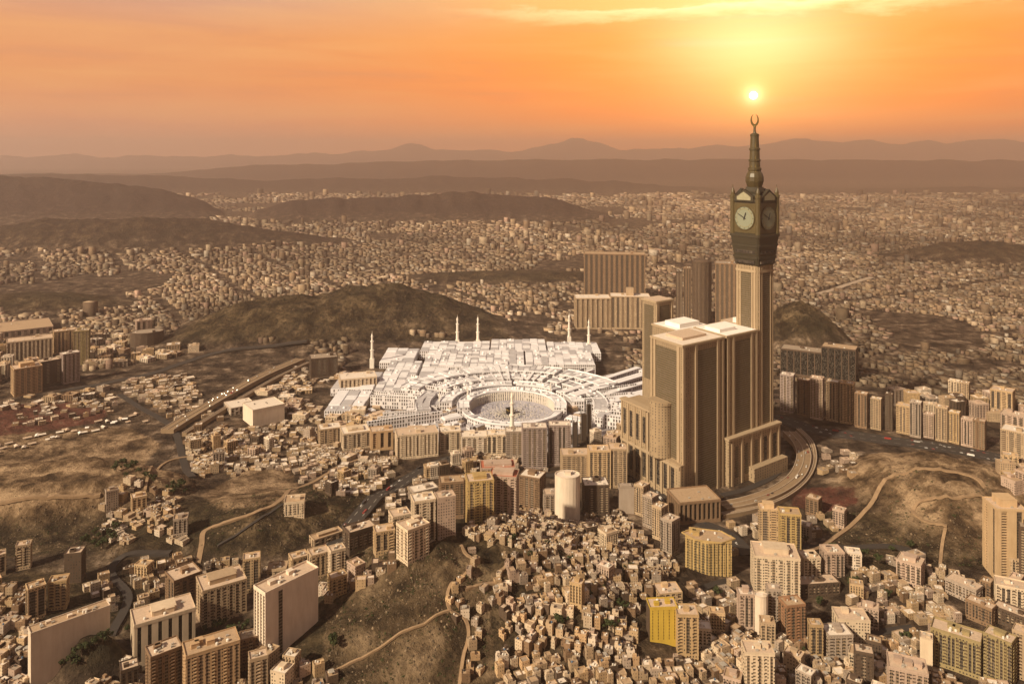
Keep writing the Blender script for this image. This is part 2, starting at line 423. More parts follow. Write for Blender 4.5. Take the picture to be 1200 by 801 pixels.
# ------------------------------------------------------------------ ground
def ground_material():
    m, t, b = principled('ground', .95, .1)
    geo = t.n('ShaderNodeNewGeometry'); pos = geo.outputs['Position']
    at = t.n('ShaderNodeVertexColor', layer_name='zone')
    sp = t.n('ShaderNodeSeparateColor', (at.outputs[0],))
    n0 = t.noise(pos, .004, 6, .62, .1); n1 = t.noise(pos, .024, 8, .68, .15); n2 = t.noise(pos, .12, 6, .7); n3 = t.noise(pos, .6, 4, .6)
    urb = t.ramp(n1, [(.36, (.020, .014, .011, 1)), (.46, (.055, .039, .029, 1)), (.56, (.13, .092, .064, 1)), (.66, (.36, .27, .20, 1))])
    rk = t.ramp(n1, [(.36, (.016, .012, .008, 1)), (.46, (.050, .036, .021, 1)), (.56, (.11, .078, .044, 1)), (.68, (.24, .172, .105, 1))])
    rk2 = t.mix(t.n('ShaderNodeMapRange', {0: n2, 1: .52, 2: .40, 3: 0.0, 4: .8}).outputs[0], rk, (.018, .014, .011, 1))
    scrub = t.n('ShaderNodeMapRange', {0: n0, 1: .47, 2: .60, 3: 0.0, 4: .6}).outputs[0]
    rk2 = t.mix(scrub, rk2, (.036, .031, .020, 1))
    pale = t.n('ShaderNodeMapRange', {0: t.noise(pos, .055, 6, .75, .3), 1: .60, 2: .68, 3: 0.0, 4: .6}).outputs[0]
    rk2 = t.mix(pale, rk2, (.22, .155, .098, 1))
    sd = t.ramp(n1, [(.36, (.050, .033, .021, 1)), (.47, (.17, .112, .066, 1)), (.62, (.46, .325, .205, 1))])
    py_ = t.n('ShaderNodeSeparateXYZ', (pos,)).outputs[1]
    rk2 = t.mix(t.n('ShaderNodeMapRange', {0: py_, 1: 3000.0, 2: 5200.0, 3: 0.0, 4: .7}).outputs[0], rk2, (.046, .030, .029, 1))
    c = t.mix(sp.outputs[0], urb, rk2); c = t.mix(sp.outputs[1], c, sd)
    c = t.mix(t.m('MULTIPLY', sp.outputs[2], t.n('ShaderNodeMapRange', {0: n2, 1: .36, 2: .5, 3: .35, 4: 1.0}).outputs[0]), c, t.ramp(n1, [(.3, (.05, .026, .02, 1)), (.6, (.15, .055, .04, 1)), (.7, (.24, .15, .11, 1))]))
    c = t.mix(t.m('MULTIPLY', t.m('SUBTRACT', n3, .3), .55, clamp=True), c, t.mix(1.0, c, (.5, .46, .42, 1), 'MULTIPLY'))
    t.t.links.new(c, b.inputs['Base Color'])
    hgt = t.m('ADD', t.m('MULTIPLY', n1, 12.0), t.m('ADD', t.m('MULTIPLY', n2, 5.0), t.m('MULTIPLY', n3, .8)))
    bp = t.n('ShaderNodeBump', {'Height': hgt, 'Distance': 1.0, 'Strength': 1.0})
    t.t.links.new(bp.outputs[0], b.inputs['Normal'])
    return m


def in_poly(px, py, poly):
    px = np.asarray(px, float); py = np.asarray(py, float); r = np.zeros(px.shape, bool); n = len(poly)
    for i in range(n):
        x1, y1 = poly[i]; x2, y2 = poly[(i + 1) % n]
        if y1 == y2: continue
        c = ((y1 > py) != (y2 > py)) & (px < (x2 - x1) * (py - y1) / (y2 - y1) + x1)
        r ^= c
    return r


RED_ZONES = [[(-40, 476), (60, 472), (100, 470), (128, 476), (120, 494), (60, 504), (-40, 514)], [(925, 572), (1000, 570), (1005, 590), (960, 602), (930, 592)]]
SAND_ZONES = [[(-60, 505), (150, 500), (190, 520), (150, 565), (120, 582), (-60, 586)], [(1030, 545), (1170, 560), (1150, 600), (1040, 600)], [(300, 545), (345, 555), (350, 585), (260, 598), (235, 580)]]
ROCK_ZONES = [[(380, 640), (545, 640), (575, 700), (580, 830), (370, 830), (385, 700)], [(240, 590), (400, 560), (470, 540), (430, 600), (330, 650), (230, 650)], [(950, 600), (1170, 600), (1170, 665), (1000, 660)],
              [(-60, 580), (125, 580), (150, 640), (-60, 660)], [(240, 400), (600, 400), (560, 345), (240, 345)]]


def build_ground():
    r = list(np.geomspace(60, 600, 40)) + list(np.geomspace(603, 3000, 460)) + list(np.geomspace(3015, 46000, 330))
    ang = np.linspace(-62, 62, 620); r = np.array(r)
    # fan of rings, denser in front of the lens
    A, D = np.meshgrid(np.radians(ang), r)
    Y = D * np.cos(A); X = D * np.sin(A)
    Y = np.maximum(Y, 1)
    Z, rock, sand = terr(X, Y, True)
    pxx = 600 + F_PX * X / Y; pyy = Y_HOR + (CAM_Z - Z) * F_PX / Y
    red = np.zeros_like(Z)
    for p in RED_ZONES: red = np.maximum(red, in_poly(pxx, pyy, p) * 1.0)
    for p in SAND_ZONES: sand = np.maximum(sand, in_poly(pxx, pyy, p) * .8)
    sand = np.maximum(sand, in_poly(pxx, pyy, ROCK_ZONES[0]) * .32)
    for p in ROCK_ZONES: rock = np.maximum(rock, in_poly(pxx, pyy, p) * .85)
    nr, na = Z.shape
    co = np.stack([X, Y, Z], -1).reshape(-1, 3)
    idx = np.arange(nr * na).reshape(nr, na)
    q = np.stack([idx[:-1, :-1], idx[:-1, 1:], idx[1:, 1:], idx[1:, :-1]], -1).reshape(-1, 4)
    me = bpy.data.meshes.new('ground')
    me.vertices.add(len(co)); me.vertices.foreach_set('co', co.ravel())
    me.loops.add(q.size); me.loops.foreach_set('vertex_index', q.ravel())
    me.polygons.add(len(q)); me.polygons.foreach_set('loop_start', np.arange(0, q.size, 4)); me.polygons.foreach_set('loop_total', np.full(len(q), 4))
    me.polygons.foreach_set('use_smooth', np.ones(len(q), bool))
    me.update(); me.validate()
    ca = me.color_attributes.new('zone', 'FLOAT_COLOR', 'POINT')
    ca.data.foreach_set('color', np.stack([rock, sand, red, np.ones_like(rock)], -1).ravel())
    me.materials.append(ground_material())
    o = bpy.data.objects.new('ground', me); COL.objects.link(o); o['kind'] = 'structure'


build_ground()

# ------------------------------------------------------------------ roads
BUSY = [(gx(112, 806), 806, 36)]          # circles kept free of filler buildings: x, y, r
ROADS = []
M_ASPH = plain('asphalt', (.05, .042, .038), .9, nscale=.08, amt=.3); M_CONC = plain('concrete deck', (.30, .21, .13), .9, nscale=.08, amt=.45)
M_TRACK = plain('dirt track', (.34, .23, .14), .95, nscale=.15, amt=.5); M_KERB = plain('kerb', (.45, .35, .26), .9); M_PALE = plain('pale paving', (.42, .33, .25), .9, nscale=.05, amt=.35)
M_LINE = plain('road paint', (.6, .55, .46), .8)


def smooth_line(pts, n=8):
    out = []
    P = [np.array(p, float) for p in pts]
    P = [2 * P[0] - P[1]] + P + [2 * P[-1] - P[-2]]
    for i in range(1, len(P) - 2):
        for k in range(n):
            t = k / n; a, b, c, d = P[i - 1:i + 3]
            out.append(.5 * ((2 * b) + (c - a) * t + (2 * a - 5 * b + 4 * c - d) * t * t + (3 * b - a - 3 * c + d) * t ** 3))
    out.append(P[-2]); return out


def ribbon(name, pxs, width, mat, dz=.9, thick=4.0, lift=None, kerb=False, dash=False):
    """road laid along points picked on the terrain"""
    if lift is None: pts = [ground_at(*p) for p in pxs]
    else:
        pts = []
        for px, py in pxs:
            D = (CAM_Z - lift) * F_PX / (py - Y_HOR); pts.append((gx(px, D), D))
    line = smooth_line(pts, 10)
    mb = MB(); kb = MB(); ds = MB(); n = len(line); L = []; Rr = []
    for i, p in enumerate(line):
        d = line[min(i + 1, n - 1)] - line[max(i - 1, 0)]; d = d / max(np.linalg.norm(d), 1e-6); nn = np.array([-d[1], d[0]])
        a, b = p + nn * width / 2, p - nn * width / 2
        if lift is None: za = zb = max(gz(*a), gz(*b), gz(*p)) + dz
        else: za = zb = lift
        L.append((a[0], a[1], za)); Rr.append((b[0], b[1], zb))
        BUSY.append((p[0], p[1], width / 2 + 2))
    def strip(mb, A, B, th):
        k = len(mb.v)
        for a, b in zip(A, B): mb.v += [a, b, (b[0], b[1], b[2] - th), (a[0], a[1], a[2] - th)]
        for i in range(len(A) - 1):
            p, q = k + 4 * i, k + 4 * i + 4
            mb.face((p, p + 1, q + 1, q)); mb.face((p + 1, p + 2, q + 2, q + 1)); mb.face((p + 3, p, q, q + 3)); mb.face((p + 2, p + 3, q + 3, q + 2))
        mb.face((k, k + 3, k + 2, k + 1)); e = k + 4 * (len(A) - 1); mb.face((e, e + 1, e + 2, e + 3))
    strip(mb, L, Rr, thick)
    o = mb.build(name, mat); o['kind'] = 'structure'
    def off(A, B, f, dz): return [tuple(np.array(a) * (1 - f) + np.array(b) * f + np.array([0, 0, dz])) for a, b in zip(A, B)]
    if kerb:
        w = 1.2 / width
        for f in (0.0, 1 - w, .5 - w / 2):
            strip(kb, off(L, Rr, f, 1.0), off(L, Rr, f + w, 1.0), 1.1)
        k = kb.build('road_kerb', M_KERB); k['kind'] = 'structure'
    if dash:
        for i in range(0, n - 1, 2):
            for f in (.25, .75):
                w = .25 / width; A = off(L, Rr, f - w, .03)[i:i + 2]; B = off(L, Rr, f + w, .03)[i:i + 2]
                ds.face([ds.vs([A[0], B[0], B[1], A[1]]) + j for j in range(4)])
        k = ds.build('road_markings', M_LINE); k['kind'] = 'structure'
    return line


ribbon('elevated_road', [(196, 503), (230, 482), (270, 459), (310, 438), (352, 420)], 26, M_CONC, lift=9, thick=9, kerb=True)
ribbon('elevated_road', [(216, 507), (250, 486), (286, 464), (322, 443), (362, 424)], 9, M_CONC, lift=8, thick=8, kerb=True)
ribbon('road', [(70, 458), (120, 450), (180, 437), (240, 417), (300, 408), (360, 402)], 22, M_ASPH)
ribbon('road', [(905, 488), (960, 505), (1020, 513), (1090, 523), (1150, 533), (1230, 552)], 46, M_ASPH, dash=True)
ribbon('elevated_road', [(846, 592), (880, 585), (912, 573), (934, 556), (942, 536), (938, 520), (925, 505)], 24, M_CONC, lift=10, thick=10, kerb=True)
ribbon('elevated_road', [(846, 602), (885, 594), (921, 580), (945, 560), (954, 538), (950, 517), (936, 502)], 9, M_CONC, lift=6, thick=6, kerb=True)
ribbon('road', [(846, 580), (875, 573), (903, 560), (920, 543), (925, 528)], 11.5, M_ASPH)
ribbon('road', [(330, 668), (378, 646), (420, 606), (452, 577), (486, 556), (520, 540), (556, 533)], 24, M_ASPH, dash=True)
ribbon('road', [(735, 545), (765, 575), (800, 604), (850, 625), (878, 650)], 22, M_ASPH)
ribbon('road', [(600, 556), (660, 556), (705, 548), (735, 545)], 12, M_ASPH)
ribbon('mountain_road', [(232, 660), (236, 640), (240, 622), (262, 613), (300, 600), (330, 585), (348, 572), (375, 560), (400, 545), (430, 535)], 6.5, M_TRACK)
ribbon('mountain_road', [(255, 640), (290, 618), (318, 600), (338, 588)], 4, M_ASPH)
ribbon('dirt_track', [(540, 640), (553, 655), (548, 670), (530, 684), (524, 700), (528, 716), (545, 726), (549, 745), (543, 770), (538, 805)], 3.4, M_TRACK, dz=1.4, thick=2)
ribbon('dirt_track', [(528, 716), (500, 730), (470, 742), (445, 760), (415, 775), (385, 790)], 2.6, M_TRACK, dz=1.4, thick=2)
ribbon('dirt_track', [(545, 690), (570, 684), (590, 684), (600, 690)], 4, M_TRACK)
ribbon('dirt_track', [(606, 650), (596, 660), (583, 672)], 4, M_TRACK)
ribbon('dirt_track', [(938, 652), (965, 640), (990, 622), (1006, 608), (1022, 590), (1032, 570), (1050, 556), (1090, 550), (1130, 556), (1155, 572)], 6, M_TRACK, dz=2.0, thick=2.6)
ribbon('dirt_track', [(1150, 583), (1110, 582), (1080, 588), (1070, 600), (1082, 612), (1110, 618)], 5, M_TRACK, dz=2.0, thick=2.6)
ribbon('dirt_track', [(1108, 620), (1104, 640), (1102, 660)], 4, M_TRACK, dz=2.0, thick=2.6)
ribbon('road', [(935, 640), (985, 642), (1040, 640), (1085, 650)], 11.5, M_ASPH)
ribbon('road', [(820, 690), (860, 680), (890, 700), (930, 735), (1000, 745), (1070, 735)], 10, M_ASPH)
ribbon('road', [(130, 745), (150, 700), (130, 670), (150, 650), (200, 648)], 10, M_ASPH)
ribbon('road', [(140, 462), (165, 478), (190, 492), (205, 505), (215, 540), (225, 560)], 12, M_ASPH)
ribbon('dirt_track', [(-40, 590), (40, 583), (118, 581)], 6, M_TRACK)
ribbon('road', [(952, 346), (975, 340), (1005, 330), (1022, 325)], 26, M_PALE, dz=1.5)
ribbon('path', [(170, 575), (190, 545), (250, 530), (275, 510)], 4, M_TRACK, dz=2.0, thick=2.6)
exec_after = []

# ------------------------------------------------------------------ buildings
def px_place(x0, x1, ytop, ybot, yaw, dr, dmax=None):
    """a box seen between columns x0..x1 whose front top and bottom edges are at ytop and ybot -> X, Y, ground z, w, d, h"""
    cx = (x0 + x1) / 2
    X, D = ground_at(cx, ybot)
    s = D / F_PX; Wm = (x1 - x0) * s * cos(math.atan((cx - 600) / F_PX)); a = R(abs(yaw))
    w = Wm / (cos(a) + dr * sin(a)); d = w * dr
    z = gz(X, D)
    h = CAM_Z - (ytop - Y_HOR) * s - z
    half = (w * sin(a) + d * cos(a)) / 2
    Yc = D + half
    return gx(cx, Yc), Yc, z, w, d, h


def side_pts(w, d):
    return [((-w / 2, -d / 2), (w / 2, -d / 2)), ((w / 2, -d / 2), (w / 2, d / 2)), ((w / 2, d / 2), (-w / 2, d / 2)), ((-w / 2, d / 2), (-w / 2, -d / 2))]


def footprint(w, d, bays, pier=.45, rec=.9):
    """rectangle with recessed bays on its sides; returns polygon, a flag per edge, and the bays"""
    poly, mats, slots = [], [], []
    for si, (p, q) in enumerate(side_pts(w, d)):
        L = math.hypot(q[0] - p[0], q[1] - p[1]); e = ((q[0] - p[0]) / L, (q[1] - p[1]) / L); nin = (-e[1], e[0])
        nb = bays[si]
        at = lambda t, r: (p[0] + e[0] * t + nin[0] * r, p[1] + e[1] * t + nin[1] * r)
        poly.append(at(0, 0)); mats.append(0)
        if nb:
            step = L / nb; bw = step * (1 - pier); r = min(rec, .16 * min(w, d))
            for b in range(nb):
                t0 = step * b + (step - bw) / 2; t1 = t0 + bw
                poly += [at(t0, 0), at(t0, r), at(t1, r), at(t1, 0)]; mats += [0, 1, 0, 0]
                slots.append((si, at(t0 + .04, r), at(t1 - .04, r), nin))
    return poly, mats, slots


def roof_clutter(root, w, d, h, wallm, seed, n_hut=1, n_tank=2, tank='white', n_ac=2, sub=None):
    q = random.Random(seed)
    def put(m): return q.uniform(-w / 2 + m, w / 2 - m) if w > 2 * m + .1 else 0, q.uniform(-d / 2 + m, d / 2 - m) if d > 2 * m + .1 else 0
    k = min(1.6, max(.75, min(w, d) / 14))
    for i in range(n_hut):
        x, y = put(3.2 * k); mb = MB().box(x - 2.6 * k, x + 2.6 * k, y - 2.2 * k, y + 2.2 * k, h, h + 3.1 * k)
        mb.box(x - 2.8 * k, x + 2.8 * k, y - 2.4 * k, y + 2.4 * k, h + 3.1 * k, h + 3.35 * k); mb.build('stair_hut', wallm, root)
    for i in range(n_tank):
        x, y = put(1.8); r = q.uniform(1.0, 1.5) * min(k, 1.2)
        mb = MB().lathe([(r * .9, h), (r, h + .2), (r, h + 2.0), (r * .55, h + 2.5), (r * .3, h + 2.6)], 10, x, y); mb.build('water_tank', TANKS[tank], root)
    for i in range(n_ac):
        x, y = put(1.8); mb = MB().box(x - 1.4, x + 1.4, y - .9, y + .9, h + .25, h + 1.7); mb.box(x - 1.2, x + 1.2, y - .7, y + .7, h, h + .25); mb.build('air_conditioner', M_HVAC, root)


NBLD = [0]
def apartment(label, X, Y, z, w, d, h, yaw, wall='tan', win=True, bays=(5, 3, 5, 3), pier=.45, rec=.9, strips=False, roof='pale', cat='apartment block', group=None,
              clutter=(1, 2, 'white', 2), name='apartment_block', crown=None, rounded=None, bayc=None, seed=None, glassm=None, parapet=1.3, flank=None, ribs=0, dome=0, gaps=()):
    NBLD[0] += 1; seed = NBLD[0] if seed is None else seed
    root = thing(name, label, cat, (X, Y, z), R(yaw), group)
    wm = WM[wall] if win else WP[wall]
    bm = BM[bayc or wall]
    mb = MB()
    if rounded:
        n = rounded; slots = []
        if ribs < 0:
            poly, mats = [], []; cs_ = [(w / 2 * cos(2 * pi * (i + .5) / n), d / 2 * sin(2 * pi * (i + .5) / n)) for i in range(n)]
            for i in range(n):
                (ax_, ay_), (bx_, by_) = cs_[i], cs_[(i + 1) % n]
                for b in range(-ribs):
                    for f, rr, mm in ((0, 1, 0), (.5, 1, 0), (.5, .95, 1), (1, .95, 0)):
                        t = (b + f * .94 + .03) / -ribs; poly.append(((ax_ + (bx_ - ax_) * t) * rr, (ay_ + (by_ - ay_) * t) * rr)); mats.append(mm)
            mb.prism(poly, -14, h - 2, 0, 0, mats=mats); mb.prism(cs_, h - 2, h, 0, 0, bottom=True)
        elif ribs:
            poly, mats = [], []
            for i in range(n):
                for f, rr, mm in ((0, 1, 0), (.42, 1, 0), (.42, .955, 1), (1, .955, 0)):
                    t = 2 * pi * (i + f) / n; poly.append((w / 2 * rr * cos(t), d / 2 * rr * sin(t))); mats.append(mm)
            mb.prism(poly, -14, h - 2, 0, 0, mats=mats)
            mb.prism([(w / 2 * cos(2 * pi * i / 48), d / 2 * sin(2 * pi * i / 48)) for i in range(48)], h - 2, h, 0, 0, bottom=True)
        else:
            poly = [(w / 2 * cos(2 * pi * i / n), d / 2 * sin(2 * pi * i / n)) for i in range(n)]
            mb.prism(poly, -14, h, 0, 0)
        mb.build('wall', [wm, bm], root)
        rb = MB().lathe([(.94, h), (.94, h + .15)], n); rb.v = [(x * w / 2, y * d / 2, zz) for x, y, zz in rb.v]; rb.build('roof', RM[roof], root)
        pb = MB().ring(.95, 1.01, 0, 2 * pi, h - .3, h + parapet, n); pb.v = [(x * w / 2, y * d / 2, zz) for x, y, zz in pb.v]; pb.build('parapet', WP[wall], root)
    else:
        poly, mats, slots = footprint(w, d, bays, pier, rec)
        if h > 16:   # ground storey and attic stay plain, the recesses run between
            mb.prism([p for s_ in side_pts(w, d) for p in s_[:1]], -14, 4.2, 0, 0)
            mb.prism(poly, 4.2, h - 2.2, 0, 0, mats=mats)
            mb.prism([(a * 1.0, b * 1.0) for a, b in [s_[0] for s_ in side_pts(w + .5, d + .5)]], h - 2.2, h, 0, 0, bottom=True)
        else:
            mb.prism(poly, -14, h, 0, 0, mats=mats)
        mb.build('wall', [wm, bm], root)
        e = .25 if h > 16 else .05
        MB().box(-w / 2 + .5, w / 2 - .5, -d / 2 + .5, d / 2 - .5, h, h + .12).build('roof', RM[roof], root)
        pb = MB(); a, b = w / 2 + e + .04, d / 2 + e + .04; t = .55
        pb.box(-a, a, -b, -b + t, h - .35, h + parapet, bottom=True); pb.box(-a, a, b - t, b, h - .35, h + parapet, bottom=True)
        pb.box(-a, -a + t, -b + t, b - t, h - .35, h + parapet, bottom=True); pb.box(a - t, a, -b + t, b - t, h - .35, h + parapet, bottom=True)
        pb.build('parapet', WP[wall], root)
        if strips:
            for bi, (si, p, q_, nin) in enumerate(slots):
                if si == 2: continue
                o = .35
                if not glassm and (seed * 7 + bi * 3) % 5 < 2 and h < 110:     # bay with stacked balconies
                    bb = MB(); out = min(1.5, .9 + rec)
                    pts_ = [(p[0] - nin[0] * out, p[1] - nin[1] * out), (q_[0] - nin[0] * out, q_[1] - nin[1] * out), (q_[0] - nin[0] * .05, q_[1] - nin[1] * .05), (p[0] - nin[0] * .05, p[1] - nin[1] * .05)]
                    zz = 6.6; prof = []
                    at_ = lambda e_, r_: (e_[0] - nin[0] * r_, e_[1] - nin[1] * r_)
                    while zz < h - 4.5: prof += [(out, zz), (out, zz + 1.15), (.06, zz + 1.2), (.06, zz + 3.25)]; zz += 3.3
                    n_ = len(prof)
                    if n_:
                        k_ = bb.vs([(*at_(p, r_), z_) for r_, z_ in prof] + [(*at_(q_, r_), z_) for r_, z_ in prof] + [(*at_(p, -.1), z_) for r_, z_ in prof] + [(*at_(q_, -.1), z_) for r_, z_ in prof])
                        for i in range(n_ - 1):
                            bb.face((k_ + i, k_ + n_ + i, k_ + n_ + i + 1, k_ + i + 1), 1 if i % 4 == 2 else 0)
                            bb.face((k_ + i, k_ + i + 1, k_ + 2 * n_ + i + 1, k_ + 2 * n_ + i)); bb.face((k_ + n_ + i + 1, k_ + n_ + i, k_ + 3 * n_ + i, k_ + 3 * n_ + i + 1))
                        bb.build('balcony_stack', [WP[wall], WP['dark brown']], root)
                    continue
                sb = MB(); i_, j_ = (p[0] - nin[0] * o, p[1] - nin[1] * o), (q_[0] - nin[0] * o, q_[1] - nin[1] * o)
                sb.prism([i_, j_, (q_[0] + nin[0] * .1, q_[1] + nin[1] * .1), (p[0] + nin[0] * .1, p[1] + nin[1] * .1)], 6.0, h - 4.0, 0, 0)
                sb.build('window_strip', glassm or STRIPS[(seed * 5 + (seed > 40)) % 4], root)
    if dome:
        db = MB().lathe([(.93, 0), (.86, .4), (.66, .75), (.36, .95), (.05, 1.0)], 20); db.v = [(x * w / 2, y * d / 2, h + .2 + zz * dome) for x, y, zz in db.v]; db.build('dome', WP[wall], root)
    for f0, f1 in gaps:
        MB().box(-w / 2 + f0 * w, -w / 2 + f1 * w, -d / 2 - .35, -d / 2 - .02, 2, h - 3, bottom=True).build('window_strip', M_GLASS, root)  # dark strip standing in for the shade of a recessed slot
    if flank:
        fo = MB().box(-w / 2 - .3, -w / 2 - .02, -d / 2 + .3, d / 2 - .3, -10, h - .6, bottom=True).build('flank_wall', WP[flank], root); fo['label'] = 'dark brown flank wall'
    roof_clutter(root, w * .8, d * .8, h, WP[wall], seed, *[clutter[0], clutter[1], clutter[2], clutter[3]])
    if crown:   # taller lift house with a set-back
        cw, cd, ch = crown
        cb = MB().box(-w * cw / 2, w * cw / 2, -d * cd / 2, d * cd / 2, h + .1, h + ch); cb.box(-w * cw / 2 - .3, w * cw / 2 + .3, -d * cd / 2 - .3, d * cd / 2 + .3, h + ch, h + ch + .5, bottom=True)
        cb.build('lift_house', WP[wall], root)
    BUSY.append((X, Y, .5 * math.hypot(w, d) * .92))
    LAND.append((label, X, Y))
    return root


LAND = []
def P(label, x0, x1, yt, yb, yaw, dr=.6, wall='tan', **k):
    X, Y, z, w, d, h = px_place(x0, x1, yt, yb, yaw, dr)
    return apartment(label, X, Y, z, w, d, max(h, 5), yaw - math.degrees(math.atan(((x0 + x1) / 2 - 600) / F_PX)), wall, **k)


DGLASS = bay_mat('dark curtain glass', (.028, .023, .018), glass=(.010, .009, .008), lo=.12, hi=.95, mull=1.5)
ROWT = 'apartment towers and hotels standing on their own'
k2 = dict(strips=True, group=ROWT)
# --- lower left
P('broad blank white gable wall above a dark bare bank', 33, 131, 732, 784, 12, .2, 'white', win=False, bays=(0, 2, 0, 0), roof='tan', clutter=(3, 4, 'white', 5), group=ROWT)
P('slim tan block with a dark recessed front between blank white wall and yellow flats', 30, 54, 690, 728, 8, .9, 'sand', bays=(2, 1, 2, 1), pier=.3, roof='tan', **k2)
P('small yellow flats squeezed between slim tan block and blank white wall', 56, 82, 683, 716, -14, .8, 'ochre', bays=(3, 2, 3, 2), roof='tan', **k2)
P('dark purple-brown tower with a cluttered pale roof at the foot of the dark slope', 75, 101, 650, 684, -18, .9, 'dark brown', bays=(0, 3, 0, 0), roof='pale', clutter=(2, 5, 'white', 4), group=ROWT)
P('lone tan block with pale parapet on the dark slope', 18, 38, 640, 668, -10, .8, 'tan', bays=(2, 2, 2, 2), roof='pale', **k2)
P('tan block cut by the frame edge under the dark slope', -14, 7, 652, 676, 0, .8, 'tan', bays=(3, 2, 3, 2), **k2)
P('long cream block with tall dark window slits in a row', 152, 230, 727, 776, 8, .55, 'cream', win=False, bays=(6, 3, 6, 3), pier=.62, rec=1.6, glassm=bay_mat('slit', (.05, .04, .03), lo=.05, hi=.97), roof='pale', crown=(.4, .5, 5), clutter=(2, 3, 'white', 4), **k2)
P('dark brown block with cluttered roof at the bottom edge beside the orange ribbed one', 170, 214, 768, 822, 14, .7, 'brown', bays=(5, 3, 5, 3), roof='pale', clutter=(2, 3, 'white', 4), **k2)
P('orange-tan ribbed block with ten tall pilasters at the bottom edge', 213, 282, 764, 822, 9, .5, 'orange tan', bays=(9, 4, 9, 4), pier=.5, rec=.7, roof='tan', clutter=(3, 3, 'white', 3), **k2)
P('dark fronted block under a broad flat bright roof', 193, 237, 680, 714, 20, .9, 'brown', bays=(4, 4, 4, 3), roof='pale', **k2)
P('ribbed tan tower with alternating dark window bays', 229, 290, 690, 732, 12, .75, 'tan', bays=(7, 4, 7, 4), pier=.5, rec=1.6, roof='pale', crown=(.6, .5, 5), clutter=(2, 3, 'white', 4), **k2)
P('narrow olive-tan block behind the ribbed tan tower', 285, 305, 655, 694, 0, .8, 'sand', bays=(2, 3, 2, 3), **k2)
P('low wide flat-roofed block in a dark hollow', 313, 338, 668, 685, -8, .8, 'tan', bays=(3, 2, 3, 2), roof='tan', **k2)
P('tall white slab with a huge blank white end wall', 297, 375, 693, 773, 33, .34, 'white', win=False, gaps=((.24, .31),), bays=(0, 0, 4, 4), roof='pale', parapet=2.0, clutter=(2, 3, 'white', 4), group=ROWT)
P('dark red-brown low block at the foot of the white slab', 281, 313, 748, 782, 6, .6, 'brown', bays=(4, 2, 4, 2), roof='grey', **k2)
P('small tan ribbed block at the bottom edge before the white slab', 291, 314, 772, 818, 6, .8, 'tan', bays=(3, 2, 3, 2), **k2)
P('first of the stepped tan blocks with pilasters on the ridge foot', 338, 362, 655, 684, 16, .8, 'sand', bays=(3, 3, 3, 2), pier=.5, **k2)
P('middle one of three stepped tan blocks with pilasters', 360, 387, 651, 680, 16, .8, 'tan', bays=(4, 3, 4, 2), pier=.5, **k2)
P('last and palest of three stepped tan blocks with pilasters', 384, 405, 646, 674, 16, .8, 'cream', bays=(3, 3, 3, 2), pier=.5, **k2)
P('long low pavilion with an overhanging flat tan roof', 362, 403, 632, 642, 24, .4, 'tan', bays=(5, 2, 5, 2), roof='tan', crown=(.6, .4, 3), clutter=(0, 1, 'white', 2), **k2)
P('dark fronted hall with a bright framed flat roof', 401, 442, 625, 648, 24, .6, 'dark brown', bays=(6, 3, 6, 3), roof='pale', parapet=2.2, **k2)
P('plain pale tan tower between framed roof hall and round-roofed tower', 437, 463, 624, 650, 10, .8, 'sand', bays=(3, 3, 3, 3), **k2)
P('pale tower with a round rooftop drum', 464, 504, 622, 662, 32, .85, 'cream', bays=(4, 4, 4, 3), pier=.6, rec=.5, roof='pale', crown=(.4, .4, 3), clutter=(1, 4, 'white', 3), **k2)
P('stepped cream block with white rib strips and dark slots', 481, 511, 588, 640, 12, .8, 'cream', bays=(3, 3, 3, 3), pier=.55, rec=1.6, roof='white', **k2)
P('tall pinkish block joined behind the ribbed cream one', 509, 534, 584, 632, 14, .8, 'pink', bays=(0, 3, 3, 0), roof='pale', **k2)
P('low block with a long white roof slab behind the cream ribbed block', 478, 514, 577, 590, 22, .6, 'grey', bays=(5, 3, 5, 3), roof='white', **k2)
P('small tan tower at the road beside the framed roof hall', 455, 482, 606, 634, 16, .9, 'cream', bays=(3, 3, 3, 3), **k2)
P('brown block between pink block and golden tower', 514, 544, 566, 608, 6, .7, 'brown', bays=(5, 3, 5, 3), roof='tan', **k2)
P('golden yellow ribbed tower among brown and pink ones', 545, 579, 565, 618, 9, .8, 'gold', bays=(4, 3, 4, 2), pier=.6, rec=1.0, roof='pale', crown=(.5, .5, 4), **k2)
P('narrow tan tower pressed against the golden one', 538, 553, 562, 606, 9, 1.0, 'sand', bays=(2, 2, 2, 2), **k2)
P('pink tower with red roof pavilions', 572, 609, 560, 608, -10, .7, 'pink', bays=(4, 3, 4, 3), pier=.55, rec=1.4, roof='red', crown=(.7, .6, 4), **k2)
P('long pinkish block under a red tiled roof behind the pink tower', 562, 604, 549, 575, 4, .6, 'pink', bays=(6, 3, 6, 3), roof='red', crown=(.8, .6, 3.5), **k2)
P('brown tower with a white corner lift house', 608, 640, 561, 600, -22, .8, 'brown', bays=(4, 3, 4, 3), roof='white', crown=(.35, .4, 5), **k2)
P('smooth round-fronted cream tower', 650, 680, 561, 612, 0, .8, 'white', win=False, rounded=22, roof='white', parapet=1.6, clutter=(1, 1, 'white', 1), group=ROWT)
P('dark brown block with a bright cluttered roof next to the round cream tower', 681, 714, 570, 606, 10, .8, 'dark brown', bays=(5, 4, 5, 3), roof='white', clutter=(2, 4, 'white', 4), **k2)
P('short grey shaft with rounded top', 724, 743, 572, 602, 8, .6, 'grey', bays=(0, 1, 0, 1), win=False, roof='grey', crown=(.7, .7, 2), **k2)
P('squat grey house block behind the round cream tower', 636, 656, 580, 604, 10, .9, 'grey', bays=(3, 3, 3, 2), **k2)
